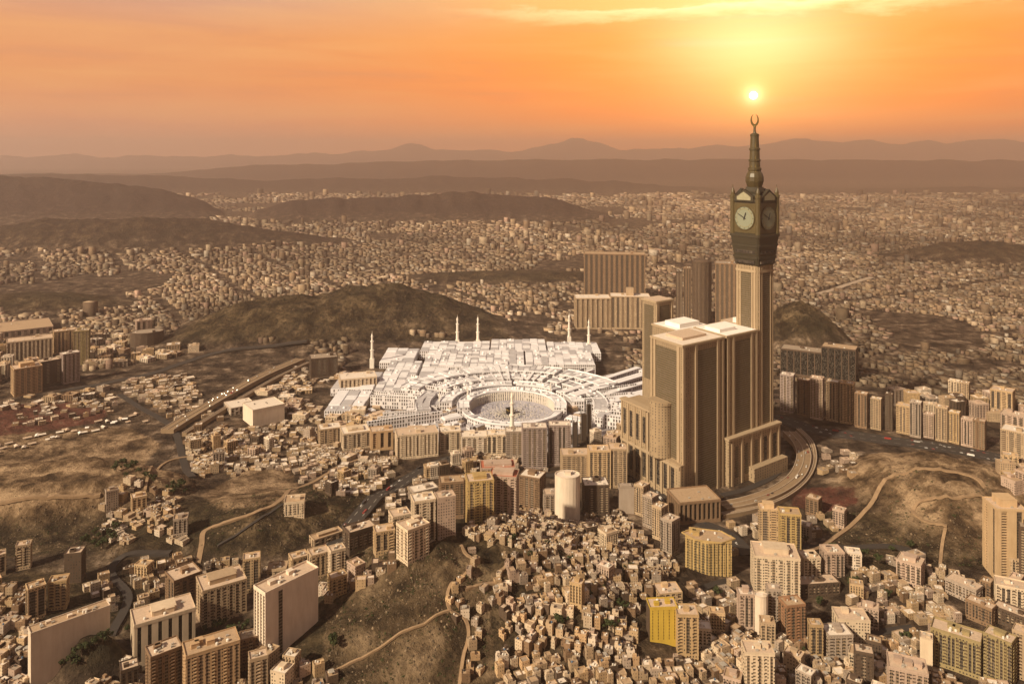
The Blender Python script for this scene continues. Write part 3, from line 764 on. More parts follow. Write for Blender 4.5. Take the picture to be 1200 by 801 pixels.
# stepped long block going down to the lower right
for i, (x0, x1, yt, yb, lab) in enumerate([(743, 762, 571, 606, 'upper end'), (753, 772, 584, 620, 'second step'), (764, 783, 596, 634, 'third step'), (774, 797, 612, 652, 'lower end')]):
    P(f'{lab} of the stepped grey-tan block beside the brown flat-roofed hall', x0, x1, yt, yb, -34, 1.1, 'grey' if i % 2 else 'tan', bays=(4, 4, 4, 4), pier=.5, roof='pale', clutter=(1, 3, 'white', 2), **k2)
P('wide hall with a flat brown roof and a colonnade of dark openings', 780, 845, 592, 617, 24, .75, 'brown', win=False, bays=(9, 7, 9, 7), pier=.4, rec=2.2, roof='tan', parapet=2.0, clutter=(0, 0, 'white', 4), glassm=bay_mat('dark opening', (.04, .03, .025)), **k2)
P('golden-olive block with broad ribbed facets', 798, 862, 636, 674, 0, .55, 'gold', rounded=6, ribs=-6, bayc='olive', roof='tan', clutter=(2, 3, 'white', 4), group=ROWT)
P('tan tower with a domed lift house, taller of a golden pair', 888, 912, 598, 646, 12, .8, 'sand', bays=(2, 3, 2, 2), crown=(.6, .6, 6), **k2)
P('golden tower, brighter of a pair of slim towers', 911, 939, 604, 652, 10, .8, 'gold', bays=(4, 3, 4, 3), roof='tan', **k2)
P('massive pale stone block with stepped roof terraces', 878, 938, 656, 706, 10, .7, 'cream', bays=(6, 4, 6, 4), pier=.6, rec=.8, roof='pale', crown=(.55, .5, 6), clutter=(2, 4, 'white', 5), **k2)
P('square pale annex with a roof terrace before the massive stone block', 903, 936, 672, 700, 8, .8, 'cream', bays=(0, 2, 0, 2), roof='pale', crown=(.5, .4, 3), **k2)
P('cream block with a cluttered roof, middle of a terrace running uphill', 934, 962, 656, 690, 24, .9, 'cream', bays=(4, 4, 4, 3), roof='pale', clutter=(3, 4, 'white', 4), **k2)
P('cream block at the upper end of a terrace beside the dark road', 960, 990, 650, 682, 24, .9, 'pink', bays=(4, 4, 4, 3), roof='pale', clutter=(2, 4, 'white', 4), **k2)
P('long dark red-brown wall block below the terrace', 928, 985, 690, 706, 28, .4, 'dark brown', bays=(10, 2, 10, 2), roof='pale', clutter=(2, 3, 'white', 3), **k2)
P('small white cube house by the dark road', 989, 1010, 650, 668, 10, .9, 'white', bays=(2, 2, 2, 2), roof='white', **k2)
P('slim white tower with rounded corners', 883, 901, 701, 745, 8, .8, 'white', win=False, rounded=14, roof='white', clutter=(1, 1, 'white', 0), group=ROWT)
P('pinkish-white tower with a spiky roof beside the slim white tower', 863, 884, 698, 740, 14, .8, 'pink', bays=(3, 2, 3, 2), crown=(.4, .4, 6), roof='white', **k2)
P('brown-grey tower behind the rust fronted one', 897, 916, 692, 738, 12, .8, 'grey', bays=(3, 2, 3, 2), **k2)
P('tower with a rust red flank', 912, 944, 712, 756, 30, .8, 'rust', bays=(4, 3, 4, 3), pier=.5, roof='tan', **k2)
P('pale tower with five vertical ribs at the bottom edge', 868, 908, 768, 826, 14, .7, 'cream', bays=(5, 3, 5, 3), pier=.5, rec=1.6, roof='pale', clutter=(2, 3, 'white', 3), **k2)
P('slim golden tower among low houses', 946, 965, 734, 772, 18, .9, 'ochre', bays=(2, 2, 2, 2), **k2)
P('grey block with a sloping white roof', 960, 1000, 748, 776, 26, .8, 'grey', bays=(4, 4, 4, 3), roof='white', clutter=(2, 4, 'white', 3), **k2)
P('broad pale yellow block with blank flank', 974, 1020, 730, 760, 18, .7, 'cream', bays=(0, 3, 4, 3), roof='pale', **k2)
P('dark mauve block with pink parapet at the bottom edge', 1000, 1024, 766, 806, 6, .8, 'dark brown', bays=(3, 3, 3, 3), roof='pale', **k2)
P('wide olive slab of even windows', 1090, 1152, 748, 790, -6, .5, 'olive', bays=(12, 4, 12, 4), pier=.3, rec=.8, roof='pale', clutter=(3, 4, 'white', 5), parapet=2.0, **k2)
P('lit end face of the olive slab, added as a narrow cream block', 1078, 1093, 749, 788, 0, 1.0, 'cream', bays=(0, 0, 0, 0), win=False, roof='pale', group=ROWT)  # sunlit end of the olive slab, its brightness put into cream paint
P('olive block with a cream roof gable beyond the wide olive slab', 1152, 1192, 752, 806, -16, .7, 'olive', bays=(7, 4, 7, 4), pier=.35, roof='pale', crown=(.4, .4, 4), **k2)
P('pale tan block cut by the frame edge beside the olive blocks', 1186, 1216, 745, 800, -10, .8, 'tan', bays=(4, 3, 4, 3), **k2)
P('tall double tower with pale vertical fins', 1150, 1204, 600, 686, 28, .95, 'sand', win=False, bays=(2, 3, 2, 2), pier=.62, rec=2.0, roof='pale', crown=(.55, .6, 9), clutter=(2, 3, 'white', 4), **k2)
P('dark glass tower cut by the frame edge beside the finned tower', 1192, 1230, 622, 694, 6, .8, 'dark brown', bays=(5, 3, 5, 3), roof='grey', **k2)
P('low tan block at the foot of the finned tower', 1178, 1196, 656, 684, 10, .9, 'tan', bays=(3, 2, 3, 2), **k2)
P('long low grey block with a bright roof behind the school-like one', 1107, 1152, 690, 708, -24, .5, 'grey', bays=(9, 3, 9, 3), roof='pale', **k2)
P('long brown block under a pale roof strip', 1131, 1168, 712, 734, -20, .5, 'brown', bays=(8, 3, 8, 3), roof='pale', **k2)
P('long dark block continuing the pale roof strip', 1163, 1210, 722, 740, -16, .5, 'dark brown', bays=(8, 3, 8, 3), roof='pale', **k2)
P('pinkish terrace block with stepped roofs by the dug hill', 1050, 1084, 662, 688, -12, .8, 'pink', bays=(5, 4, 5, 4), roof='pale', crown=(.5, .5, 5), clutter=(3, 4, 'white', 3), **k2)
P('pink block with a cluttered roof at the bottom edge', 1038, 1088, 788, 826, 6, .7, 'pink', bays=(7, 4, 7, 4), roof='pale', clutter=(3, 4, 'white', 4), **k2)
P('block of white ribs and dark bays above the long brown block', 1164, 1204, 690, 716, 6, .7, 'cream', bays=(6, 4, 6, 4), pier=.4, rec=1.5, roof='pale', **k2)
P('bright yellow painted block with a dark brown flank', 757, 794, 714, 756, 14, .6, 'yellow', win=False, bays=(5, 3, 0, 0), pier=.86, rec=.35, roof='pale', clutter=(2, 2, 'white', 2), group=ROWT, flank='dark brown')
P('ribbed golden-cream block pressed against the bright yellow one', 790, 819, 722, 772, 10, .9, 'ochre', bays=(3, 3, 3, 2), pier=.5, rec=1.6, roof='pale', **k2)
P('low sandy block above the bright yellow block', 764, 800, 698, 712, 20, .8, 'sand', bays=(4, 3, 4, 3), roof='pale', **k2)
P('lone square fort-like house on the bare ridge', 333, 358, 589, 607, -4, .9, 'cream', bays=(5, 4, 5, 4), pier=.7, rec=.4, roof='tan', clutter=(1, 1, 'white', 1), **k2)
# --- left, mid distance
P('orange-tan block with a stepped roof by the red yard', 12, 50, 432, 464, 10, .8, 'orange tan', bays=(5, 4, 5, 3), roof='pale', crown=(.5, .5, 8), **k2)
P('orange-tan tower behind the stepped one', 28, 46, 422, 452, 10, .9, 'orange tan', bays=(3, 2, 3, 2), **k2)
P('dark red tower between tan tower and lilac block', 42, 72, 424, 453, 16, .7, 'dark brown', bays=(4, 3, 4, 3), roof='pale', **k2)
P('lilac-grey plain block beside the dark red tower', 70, 94, 415, 450, 16, .7, 'lilac grey', bays=(4, 3, 4, 3), pier=.6, roof='white', **k2)
P('olive tower with plain faces behind lilac-grey block', 86, 106, 388, 428, -8, .8, 'olive', bays=(4, 3, 4, 3), **k2)
P('tan tower with tall ribs beside the olive tower', 62, 89, 388, 414, 4, .6, 'sand', bays=(6, 3, 6, 3), pier=.5, **k2)
P('long cream arcaded block with white ribs', 8, 62, 399, 424, 0, .5, 'cream', bays=(11, 4, 11, 4), pier=.45, rec=2.0, roof='pale', **k2)
P('wide terracotta-roofed hall behind arcaded block', -30, 64, 389, 397, 3, .8, 'pink', bays=(12, 5, 12, 5), roof='tan', **k2)
P('dark bulky block with a low dome-like roof', 152, 193, 391, 407, 0, .7, 'dark brown', bays=(6, 3, 6, 3), roof='grey', rounded=16, group=ROWT)
P('pink-cream tower behind the dark bulky block', 158, 178, 376, 398, 8, .8, 'pink', bays=(3, 2, 3, 2), **k2)
# --- round the mosque
P('grey-lilac twin tower with white lattice windows, nearer the cream row', 611, 641, 502, 550, 4, .6, 'lilac grey', bays=(5, 3, 5, 3), pier=.5, roof='white', **k2)
P('grey-lilac twin tower with white lattice windows, beside the scaffolded shafts', 642, 669, 499, 546, 4, .6, 'lilac grey', bays=(5, 3, 5, 3), pier=.5, roof='white', **k2)
P('tan block with bright cornice before the twin lilac towers', 656, 692, 534, 566, 8, .6, 'tan', bays=(6, 3, 6, 3), roof='pale', **k2)
P('tall tan ribbed block before the mosque court', 688, 716, 529, 574, 8, .7, 'sand', bays=(5, 3, 5, 3), roof='pale', **k2)
P('tall ochre block standing by the dark avenue', 712, 735, 527, 572, 6, .9, 'tan', bays=(4, 3, 4, 3), roof='pale', **k2)
P('orange-tan block with three deep dark slots', 433, 461, 506, 528, 6, .7, 'orange tan', win=False, bays=(3, 3, 3, 3), pier=.55, rec=3, roof='pale', **k2)
P('long cream block with many thin ribs', 462, 514, 510, 538, 8, .5, 'cream', bays=(11, 4, 11, 4), pier=.5, rec=1.3, roof='pale', **k2)
P('cream block with corner piers before the mosque court', 514, 540, 506, 530, 4, .7, 'cream', bays=(4, 3, 4, 3), roof='white', **k2)
P('pale block with an arched centre before the mosque court', 540, 572, 512, 534, 2, .6, 'white', bays=(5, 3, 5, 3), roof='white', **k2)
P('pale ribbed block next to the lilac twin towers', 570, 594, 510, 534, 2, .7, 'cream', bays=(4, 3, 4, 3), roof='white', **k2)
P('grey block with dark centre under the slender front minaret', 592, 613, 506, 536, 2, .7, 'grey', bays=(3, 3, 3, 3), roof='white', **k2)
P('low cream block with a saw of white roofs', 398, 434, 508, 528, 10, .8, 'cream', bays=(6, 4, 6, 4), roof='white', crown=(.6, .5, 3), **k2)
P('tan block with arched front west of the ribbed cream block', 372, 400, 503, 522, 8, .8, 'tan', bays=(5, 3, 5, 3), roof='white', **k2)
P('white tent-roofed hall beside the elevated road', 262, 300, 478, 486, 16, 1.0, 'white', bays=(6, 5, 6, 5), roof='white', clutter=(0, 0, 'white', 3), **k2)
P('white flat-roofed depot beside tent-roofed hall', 284, 334, 480, 500, 20, .9, 'white', win=False, bays=(0, 0, 0, 0), roof='white', clutter=(0, 0, 'white', 4), group=ROWT)
P('dark block beside the elevated road ramp', 362, 396, 420, 442, 6, .7, 'dark brown', bays=(5, 3, 5, 3), roof='grey', **k2)
P('tan gate building with arches beside a minaret', 396, 442, 444, 462, 6, .6, 'cream', bays=(9, 4, 9, 4), pier=.5, rec=2, roof='white', **k2)
# --- behind the clock tower
P('vast olive-brown hotel slab far behind the mosque', 684, 756, 298, 358, 0, .3, 'brown', win=True, bays=(12, 4, 12, 4), pier=.5, roof='tan', clutter=(1, 0, 'white', 3), **k2)
P('tan hotel with a dark central slot and white roof edge', 672, 716, 350, 386, 6, .6, 'tan', bays=(7, 4, 7, 4), pier=.5, rec=3, roof='white', **k2)
P('tan hotel wing with ribbed front beside the slotted hotel', 714, 762, 348, 386, 4, .5, 'tan', bays=(8, 4, 8, 4), pier=.5, rec=2, roof='white', crown=(.18, .4, 22), **k2)
P('slim dark tower, thinnest of four behind the hotel roofs', 792, 800, 318, 385, 0, 1.0, 'dark brown', bays=(2, 2, 2, 2), roof='grey', **k2)
P('slim dark tower beside the round-topped one', 801, 810, 314, 385, 0, 1.0, 'brown', bays=(3, 2, 3, 2), roof='grey', **k2)
P('dark round-topped tower behind the hotel roofs', 811, 834, 308, 388, 0, .8, 'dark brown', rounded=14, ribs=1, bayc='brown', roof='grey', crown=None, clutter=(1, 0, 'white', 0), group=ROWT, dome=9)
P('dark tower half hidden behind the clock shaft', 838, 866, 309, 388, 0, .8, 'brown', bays=(5, 3, 5, 3), roof='grey', **k2)
# --- right, behind and along the motorway
P('black glass block with a pale roof edge', 914, 966, 412, 442, -8, .5, 'dark brown', win=False, bays=(6, 3, 6, 3), rec=.5, pier=.15, roof='grey', glassm=DGLASS, **k2)
P('blackish-green glass block joined to the black one', 962, 1006, 409, 448, -8, .6, 'dark brown', win=False, bays=(5, 3, 5, 3), rec=.5, pier=.12, roof='tan', glassm=DGLASS, **k2)
for i, (x0, x1, yt, yb, w_, lab) in enumerate([
    (914, 932, 440, 484, 'lilac grey', 'mauve slab nearest the clock tower shaft under the black block'), (934, 950, 446, 488, 'brown', 'brown slab under the black block'),
    (949, 966, 444, 492, 'pink', 'pink-tan slab with bright edge under the black block'), (968, 984, 448, 494, 'tan', 'tan slab with pale corner under the blackish-green block'),
    (984, 1002, 450, 497, 'sand', 'pale slab at the end of the blackish-green block'), (1001, 1018, 462, 502, 'brown', 'brown apartment tower before the motorway bend'),
    (1020, 1034, 468, 504, 'tan', 'tan tower with a white cornice beside the dark slim tower'), (1037, 1047, 462, 505, 'dark brown', 'slim dark tower with white top'),
    (1050, 1068, 476, 509, 'sand', 'sand coloured block past the slim dark tower'), (1066, 1081, 472, 513, 'grey', 'grey tower with one pale edge by the motorway'),
    (1082, 1096, 486, 514, 'pink', 'pinkish block with dark slots by the motorway'), (1096, 1112, 478, 518, 'tan', 'tan stepped tower by the motorway'),
    (1110, 1126, 484, 520, 'ochre', 'ochre block standing by the motorway'), (1126, 1142, 492, 524, 'pink', 'pale pink block by the motorway'), (1140, 1156, 494, 528, 'brown', 'brown-fronted block at the motorway end'),
    (1111, 1126, 447, 470, 'cream', 'bright cream block above the motorway terraces'), (1124, 1137, 449, 476, 'tan', 'tan annex of bright cream block'),
    (1160, 1190, 459, 488, 'sand', 'gate-shaped block with a pale lintel'), (1172, 1212, 508, 552, 'tan', 'big ribbed tan block by the motorway end'),
    (1172, 1204, 488, 508, 'pink', 'pinkish block behind the big ribbed tan one')]):
    P(lab, x0, x1, yt, yb, -10, .8, w_, bays=(4, 3, 4, 3), roof='pale' if i % 3 else 'white', clutter=(1, 2, 'white', 1), seed=300 + i, **k2)

# ------------------------------------------------------------------ the clock tower complex
M_STONE = wall_mat('tower stone', (.32, .24, .155), fh=3.6, ww=4.2, wwid=(.36, .64), whei=(.3, .7), stain=.25, vary=0)
M_STONE2 = wall_mat('podium stone', (.36, .27, .175), fh=4.4, ww=5.0, wwid=(.38, .62), whei=(.25, .75), stain=.3, vary=0)
M_CURT = bay_mat('curtain wall', (.17, .125, .075), glass=(.075, .062, .04), fh=3.6, lo=.3, hi=.95, mull=2.4)
M_SLOT = bay_mat('deep slot', (.06, .045, .035), fh=4.4, lo=.1, hi=.9, mull=2.5)
M_TRIMS = plain('pale stone trim', (.41, .31, .205), .85, nscale=.1, amt=.2)
M_DARKST = plain('dark bronze cladding', (.045, .037, .022), .5, .5, nscale=.1, amt=.5)
M_BRONZE = plain('bronze', (.10, .075, .032), .4, .5, nscale=.1, amt=.4)
M_GILT = plain('gilded bronze', (.20, .14, .045), .35, .5, nscale=.2, amt=.3)
M_DIAL = plain('clock dial', (.235, .25, .185), .6, nscale=.08, amt=.12)
M_DIALR = plain('dial ring', (.30, .24, .11), .5, nscale=.1, amt=.2)
M_HAND = plain('clock hand', (.03, .028, .03), .5)
M_INSC = plain('pale panel', (.36, .33, .22), .6, nscale=.2, amt=.4)
M_WROOF = plain('white roof membrane', (.88, .83, .78), .8, nscale=.06, amt=.12)
M_FIN = plain('spire cladding', (.075, .055, .022), .45, .5, nscale=.1, amt=.4)

P0 = (261.0, 1175.0); AU, AV = R(36), R(119)
uv = lambda a, v: (P0[0] + a * cos(AU) + v * cos(AV), P0[1] + a * sin(AU) + v * sin(AV))
cplx = thing('clock_tower_complex', 'towering stone hotel complex with a clock tower and crescent-topped spire above the mosque', 'clock tower', (P0[0], P0[1], 0))
lp = lambda a, v: (a * cos(AU) + v * cos(AV), a * sin(AU) + v * sin(AV))     # local to the complex
for a_, v_, r_ in ((60, 40, 75), (140, 40, 75), (210, 40, 70), (60, 110, 75), (140, 110, 80), (220, 90, 60)):
    q_ = uv(a_, v_); BUSY.append((q_[0], q_[1], r_))


def pane(par, name, a0, v0, a1, v1, z0, z1, mat, out=.9, thick=1.6):
    """upright panel along the line (a0,v0)-(a1,v1), standing `out` proud towards the camera side"""
    p, q = lp(a0, v0), lp(a1, v1); L = math.hypot(q[0] - p[0], q[1] - p[1]); e = ((q[0] - p[0]) / L, (q[1] - p[1]) / L); nn = (e[1], -e[0])
    A = (p[0] + nn[0] * out, p[1] + nn[1] * out); B = (q[0] + nn[0] * out, q[1] + nn[1] * out)
    A2 = (A[0] - nn[0] * thick, A[1] - nn[1] * thick); B2 = (B[0] - nn[0] * thick, B[1] - nn[1] * thick)
    return MB().prism([A, B, B2, A2], z0, z1, 0, 0, True).build(name, mat, par)


def wing(a0, a1, v0, v1, z1, z0=-6, roofm=None, stone=None):
    mb = MB().prism([lp(a0, v0), lp(a1, v0), lp(a1, v1), lp(a0, v1)], z0, z1)
    o = mb.build('wing_tower', stone or M_STONE, cplx)
    e = 1.6
    MB().prism([lp(a0 - e, v0 - e), lp(a1 + e, v0 - e), lp(a1 + e, v1 + e), lp(a0 - e, v1 + e)], z1, z1 + 3.2, 0, 0, True).build('cornice', M_TRIMS, o)
    MB().prism([lp(a0 + 1.5, v0 + 1.5), lp(a1 - 1.5, v0 + 1.5), lp(a1 - 1.5, v1 - 1.5), lp(a0 + 1.5, v1 - 1.5)], z1 + 3.2, z1 + 3.6).build('roof', roofm or RM['pale'], o)
    return o


ZA = 236
wa = wing(0, 97, 0, 75, ZA, roofm=RM['white'])
pane(wa, 'glass_panel', 33, 0, 80, 0, 6, ZA - 10, M_CURT, .35)
pane(wa, 'stone_pier', 0, 0, 5, 0, 0, ZA, M_TRIMS, 1.4); pane(wa, 'stone_pier', 28, 0, 33, 0, 0, ZA, M_TRIMS, 1.6); pane(wa, 'stone_pier', 80, 0, 85, 0, 0, ZA, M_TRIMS, 1.6); pane(wa, 'stone_pier', 92, 0, 97, 0, 0, ZA, M_TRIMS, 1.4)
pane(wa, 'glass_panel', 0, 63, 0, 13, 60, ZA - 8, M_CURT, .35)
for v_ in (75, 67): pane(wa, 'stone_pier', 0, v_, 0, v_ - 4, 60, ZA, M_TRIMS, 1.4)
pane(wa, 'stone_pier', 0, 12, 0, 6, 20, ZA, M_TRIMS, 1.5)
wing(97, 105, 7, 70, ZA - 8, stone=M_SLOT)
wb = wing(105, 184, 0, 75, ZA, roofm=M_WROOF)
pane(wb, 'glass_panel', 125, 0, 166, 0, 66, ZA - 8, M_CURT, .35)
for a_ in (105, 119, 166, 179): pane(wb, 'stone_pier', a_, 0, a_ + 5, 0, 0, ZA, M_TRIMS, 1.5)
# rear wings under white roofs
we = wing(72, 150, 79, 150, ZA - 4, roofm=M_WROOF)
wr = wing(106, 150, 176, 216, 262)
pane(wr, 'glass_panel', 116, 176, 140, 176, 120, 256, M_CURT, .35); pane(wr, 'glass_panel', 106, 210, 106, 184, 120, 256, M_CURT, .35)
for a_ in (106, 145): pane(wr, 'stone_pier', a_, 176, a_ + 5, 176, 100, 262, M_TRIMS, 1.4)
wc = wing(222, 262, 66, 116, 226)
pane(wc, 'lift_house', 226, 70, 258, 70, 229.7, 238, M_WROOF, 0, 20)
mb = MB().prism([lp(85, 92), lp(135, 92), lp(135, 130), lp(85, 130)], ZA - .3, ZA + 7); mb.build('roof_terrace', M_WROOF, we)
mb = MB().prism([lp(20, 20), lp(76, 20), lp(76, 60), lp(20, 60)], ZA + 3.7, ZA + 7.5); mb.build('roof_plant', RM['pale'], wa)
mb = MB().prism([lp(110, 20), lp(150, 20), lp(150, 55), lp(110, 55)], ZA + 3.7, ZA + 9); mb.build('roof_plant', M_WROOF, wb)
# podium
pod = MB().prism([lp(-9, -4), lp(-9, 142), lp(200, 142), lp(200, 79), lp(0, 79), lp(0, -4)][::-1], -6, 58).build('podium', M_STONE2, cplx)
MB().prism([lp(-9, 36), lp(-9, 142), lp(1, 142), lp(1, 36)][::-1], 58.2, 116).build('podium_block', M_STONE2, pod)
MB().prism([lp(-10, 78), lp(-10, 143), lp(34, 143), lp(34, 78)][::-1], 58.2, 119).build('podium_block', M_STONE2, pod)
MB().prism([lp(-11.5, 35), lp(-11.5, 145), lp(2, 145), lp(2, 35)][::-1], 119.2, 122).build('cornice', M_TRIMS, pod)
for k in range(8):
    v_ = 136 - k * 17
    pane(pod, 'tall_window', -9.5 if v_ < 78 else -10.2, v_, -9.5 if v_ < 78 else -10.2, v_ - 6.5, 12, 50, M_SLOT, .3)
    if v_ > 45: pane(pod, 'tall_window', -9.5 if v_ < 78 else -10.2, v_, -9.5 if v_ < 78 else -10.2, v_ - 6.5, 66, 108, M_SLOT, .3)
    pane(pod, 'stone_pier', -10, v_ + 5, -10, v_ + 2, 0, 118 if v_ > 36 else 57, M_TRIMS, 1.5)
pane(pod, 'string_course', -10, 142.5, -10, -3, 52, 56.5, M_TRIMS, 1.2)
cy = lp(-3, 46)
MB().lathe([(19, 58), (19, 140), (20.5, 140), (20.5, 144), (17, 144), (17, 145)], 24, cy[0], cy[1]).build('round_bastion', M_STONE2, pod)
rp = MB().prism([lp(100, -9), lp(236, -9), lp(236, 10), lp(100, 10)], -6, 74).build('podium_front', M_STONE2, cplx)
MB().prism([lp(98, -11), lp(238, -11), lp(238, 2), lp(98, 2)], 74, 77.5, 0, 0, True).build('cornice', M_TRIMS, rp)
for k, a_ in enumerate((106, 131, 156, 181, 206, 229)):
    pane(rp, 'stone_pier', a_, -9, a_ + 4, -9, 0, 74, M_TRIMS, 1.3)
    if k < 5: pane(rp, 'tall_window', a_ + 10, -9, a_ + 18, -9, 12, 62, M_SLOT if k > 2 else M_CURT, .3)
MB().prism([lp(150, -22), lp(240, -22), lp(240, -9.2), lp(150, -9.2)], -6, 22).build('entrance_terrace', M_STONE2, rp)

# the clock shaft, square, turned 36 degrees like the front
TB = uv(208, 0); TC = (TB[0] + 23 * cos(AU + pi / 2) - P0[0], TB[1] + 23 * sin(AU + pi / 2) - P0[1])
def tsq(mb, h0, z0, z1, mat=0, h1=None, bottom=True, ch=0):
    h1 = h0 if h1 is None else h1
    ca, sa = cos(AU), sin(AU)
    def cs(h):
        pts = [(-h, -h), (h, -h), (h, h), (-h, h)] if not ch else [(-h + ch, -h), (h - ch, -h), (h, -h + ch), (h, h - ch), (h - ch, h), (-h + ch, h), (-h, h - ch), (-h, -h + ch)]
        return [(TC[0] + x * ca - y * sa, TC[1] + x * sa + y * ca) for x, y in pts]
    A, B = cs(h0), cs(h1); n = len(A)
    k = mb.vs([(*p, z0) for p in A] + [(*p, z1) for p in B])
    for i in range(n): mb.face((k + i, k + (i + 1) % n, k + n + (i + 1) % n, k + n + i), mat)
    mb.face(range(k + n, k + 2 * n), mat)
    if bottom: mb.face(range(k + n - 1, k - 1, -1), mat)
    return mb
def tpane(par, name, face, x0, x1, z0, z1, h, mat, out=.4, thick=1.2):
    """panel on one of the four faces (0 front-right, 1 right rear, 2 rear, 3 front-left)"""
    a = AU + face * pi / 2; ca, sa = cos(a), sin(a)
    loc = lambda x, y: (TC[0] + x * ca - y * sa, TC[1] + x * sa + y * ca)
    y = -h - out
    return MB().prism([loc(x0, y), loc(x1, y), loc(x1, y + thick), loc(x0, y + thick)], z0, z1, 0, 0, True).build(name, mat, par)
H0 = 22.6
sh = tsq(MB(), H0, -6, 345, ch=2.5).build('clock_shaft', M_STONE, cplx)
for f in range(4):
    tpane(sh, 'glass_panel', f, -11, 11, 80, 332, H0, M_CURT, .4)
    for x in (-19, -13.2, 10.8, 16.5): tpane(sh, 'stone_pier', f, x, x + 2.4, 0, 343, H0, M_TRIMS, 1.2)
    tpane(sh, 'floor_band', f, -20, 20, 333, 337, H0, M_TRIMS, 1.6)
st_ = tsq(MB(), 24, 345, 356, ch=2.5, h1=25.5); tsq(st_, 26.5, 356.2, 360, ch=2.5); tsq(st_, 25.5, 360.2, 376, ch=2.5, h1=27.5); tsq(st_, 28.5, 376.2, 380, ch=2.5); tsq(st_, 27.5, 380.2, 392, ch=2.5, h1=29); tsq(st_, 30.2, 392.2, 397, ch=2.5)
stage = st_.build('clock_stage', M_DARKST, cplx)
for f in range(4):
    for zz in (348, 365, 383.5): tpane(stage, 'dark_window_band', f, -19, 19, zz, zz + 5, 26.8, M_CURT if zz > 380 else M_SLOT, .3, 4)
tsq(MB(), 26.5, 397, 452, ch=4).build('clock_case', M_DARKST, stage)
crown = tsq(MB(), 28, 452, 457, ch=3)
tsq(crown, 20, 457.2, 466, h1=17, ch=3); tsq(crown, 18.5, 466.2, 469, ch=3); tsq(crown, 13, 469.2, 476, h1=11.5, ch=3)
crown = crown.build('crown', M_DARKST, cplx)
for f in range(4):
    a = AU + f * pi / 2; ca, sa = cos(a), sin(a)
    loc = lambda x, y: (TC[0] + x * ca - y * sa, TC[1] + x * sa + y * ca)
    ZC, RC, yy = 424, 19.0, -26.5
    def dial(name, par, r0, r1, y0, y1, mat, n=48):
        mb = MB(); k = len(mb.v)
        for i in range(n):
            t = 2 * pi * i / n
            for r, y in ((r0, y0), (r1, y0), (r1, y1), (r0, y1)):
                p = loc(r * cos(t), y); mb.v.append((p[0], p[1], ZC + r * sin(t)))
        for i in range(n):
            p, q = 4 * i, 4 * ((i + 1) % n)
            if r0 > 0: mb.face((p, q, q + 1, p + 1))
            mb.face((p + 1, q + 1, q + 2, p + 2))
        if r0 == 0:
            mb.face([4 * i + 1 for i in range(n)])
        o = mb.build(name, mat, par); return o
    fr = tpane(stage, 'clock_face', f, -22.6, 22.6, 399, 449, 26.5, M_BRONZE, .5, 1.4)
    dial('dial', fr, 0, RC, yy - 1.5, yy - .3, M_DIAL); dial('dial_ring', fr, RC, RC + 1.7, yy - 2.0, yy - .3, M_BRONZE); dial('minute_ring', fr, RC * .80, RC * .84, yy - 1.75, yy - 1.2, M_DIALR)
    for i in range(12):
        t = 2 * pi * i / 12; r0, r1 = RC * .86, RC * .97; hw = .45
        c0 = lambda r, s: (lambda p: (p[0], p[1], ZC + r * cos(t) - s * sin(t)))(loc(r * sin(t) + s * cos(t), yy - 1.85))
        mb = MB(); k = mb.vs([c0(r0, -hw), c0(r0, hw), c0(r1, hw), c0(r1, -hw)]); mb.face((k, k + 1, k + 2, k + 3)); mb.face((k + 3, k + 2, k + 1, k))
        mb.build('hour_mark', M_HAND, fr)
    for nm, ang, ln, hw in (('minute_hand', R(-62), 15.5, .6), ('hour_hand', R(20), 10.5, .9)):
        def hp(r, s, y): p = loc(r * sin(ang) + s * cos(ang), yy - y); return (p[0], p[1], ZC + r * cos(ang) - s * sin(ang))
        mb = MB(); out = [(-3, -hw), (-3, hw), (ln * .8, hw), (ln, 0), (ln * .8, -hw)]
        k = mb.vs([hp(r, s, 2.4) for r, s in out] + [hp(r, s, 1.9) for r, s in out]); mb.face(range(k, k + 5)); mb.face(range(k + 9, k + 4, -1))
        for i in range(5): mb.face((k + i, k + (i + 1) % 5, k + 5 + (i + 1) % 5, k + 5 + i))
        mb.build(nm, M_HAND, fr)
    # gable with a pale panel above each dial
    gb = MB(); y0, y1 = -29.5, -24
    out = [(-19, 452), (19, 452), (19, 461), (9, 467), (0, 473), (-9, 467), (-19, 461)]
    k = gb.vs([(*loc(x, y0), z) for x, z in out] + [(*loc(x, y1), z) for x, z in out]); n = len(out)
    gb.face(range(k, k + n)); gb.face(range(k + 2 * n - 1, k + n - 1, -1))
    for i in range(n): gb.face((k + i, k + n + i, k + n + (i + 1) % n, k + (i + 1) % n))
    gb.build('gable', M_DARKST, crown)
    out2 = [(-14, 454.5), (14, 454.5), (14, 460), (7, 464.5), (0, 468.5), (-7, 464.5), (-14, 460)]
    ib = MB(); k = ib.vs([(*loc(x, y0 - .5), z) for x, z in out2]); ib.face(range(k, k + n)); ib.build('gable_panel', M_INSC, crown)
    # corner turret
    p = loc(-25.5, -25.5)
    MB().lathe([(4.6, 397), (4.6, 458), (5.4, 458), (5.4, 462), (3.6, 463), (3.6, 467), (3.0, 470), (1.4, 473), (.5, 475), (.4, 480)], 10, p[0], p[1]).build('corner_turret', M_BRONZE, crown)
spire = MB().lathe([(12, 476), (13.4, 480), (15.2, 486), (15.0, 493), (13.0, 499), (10.2, 503), (11.2, 505), (11.2, 508.5), (9.2, 509.5), (8.9, 519), (10.0, 520), (10.0, 522.5), (8.5, 523.5), (8.1, 538), (9.2, 539), (9.2, 542), (7.6, 543), (6.9, 562), (7.5, 563), (7.5, 566), (3.2, 568), (2.4, 570), (1.8, 577)], 13, TC[0], TC[1]).build('spire', M_FIN, cplx)
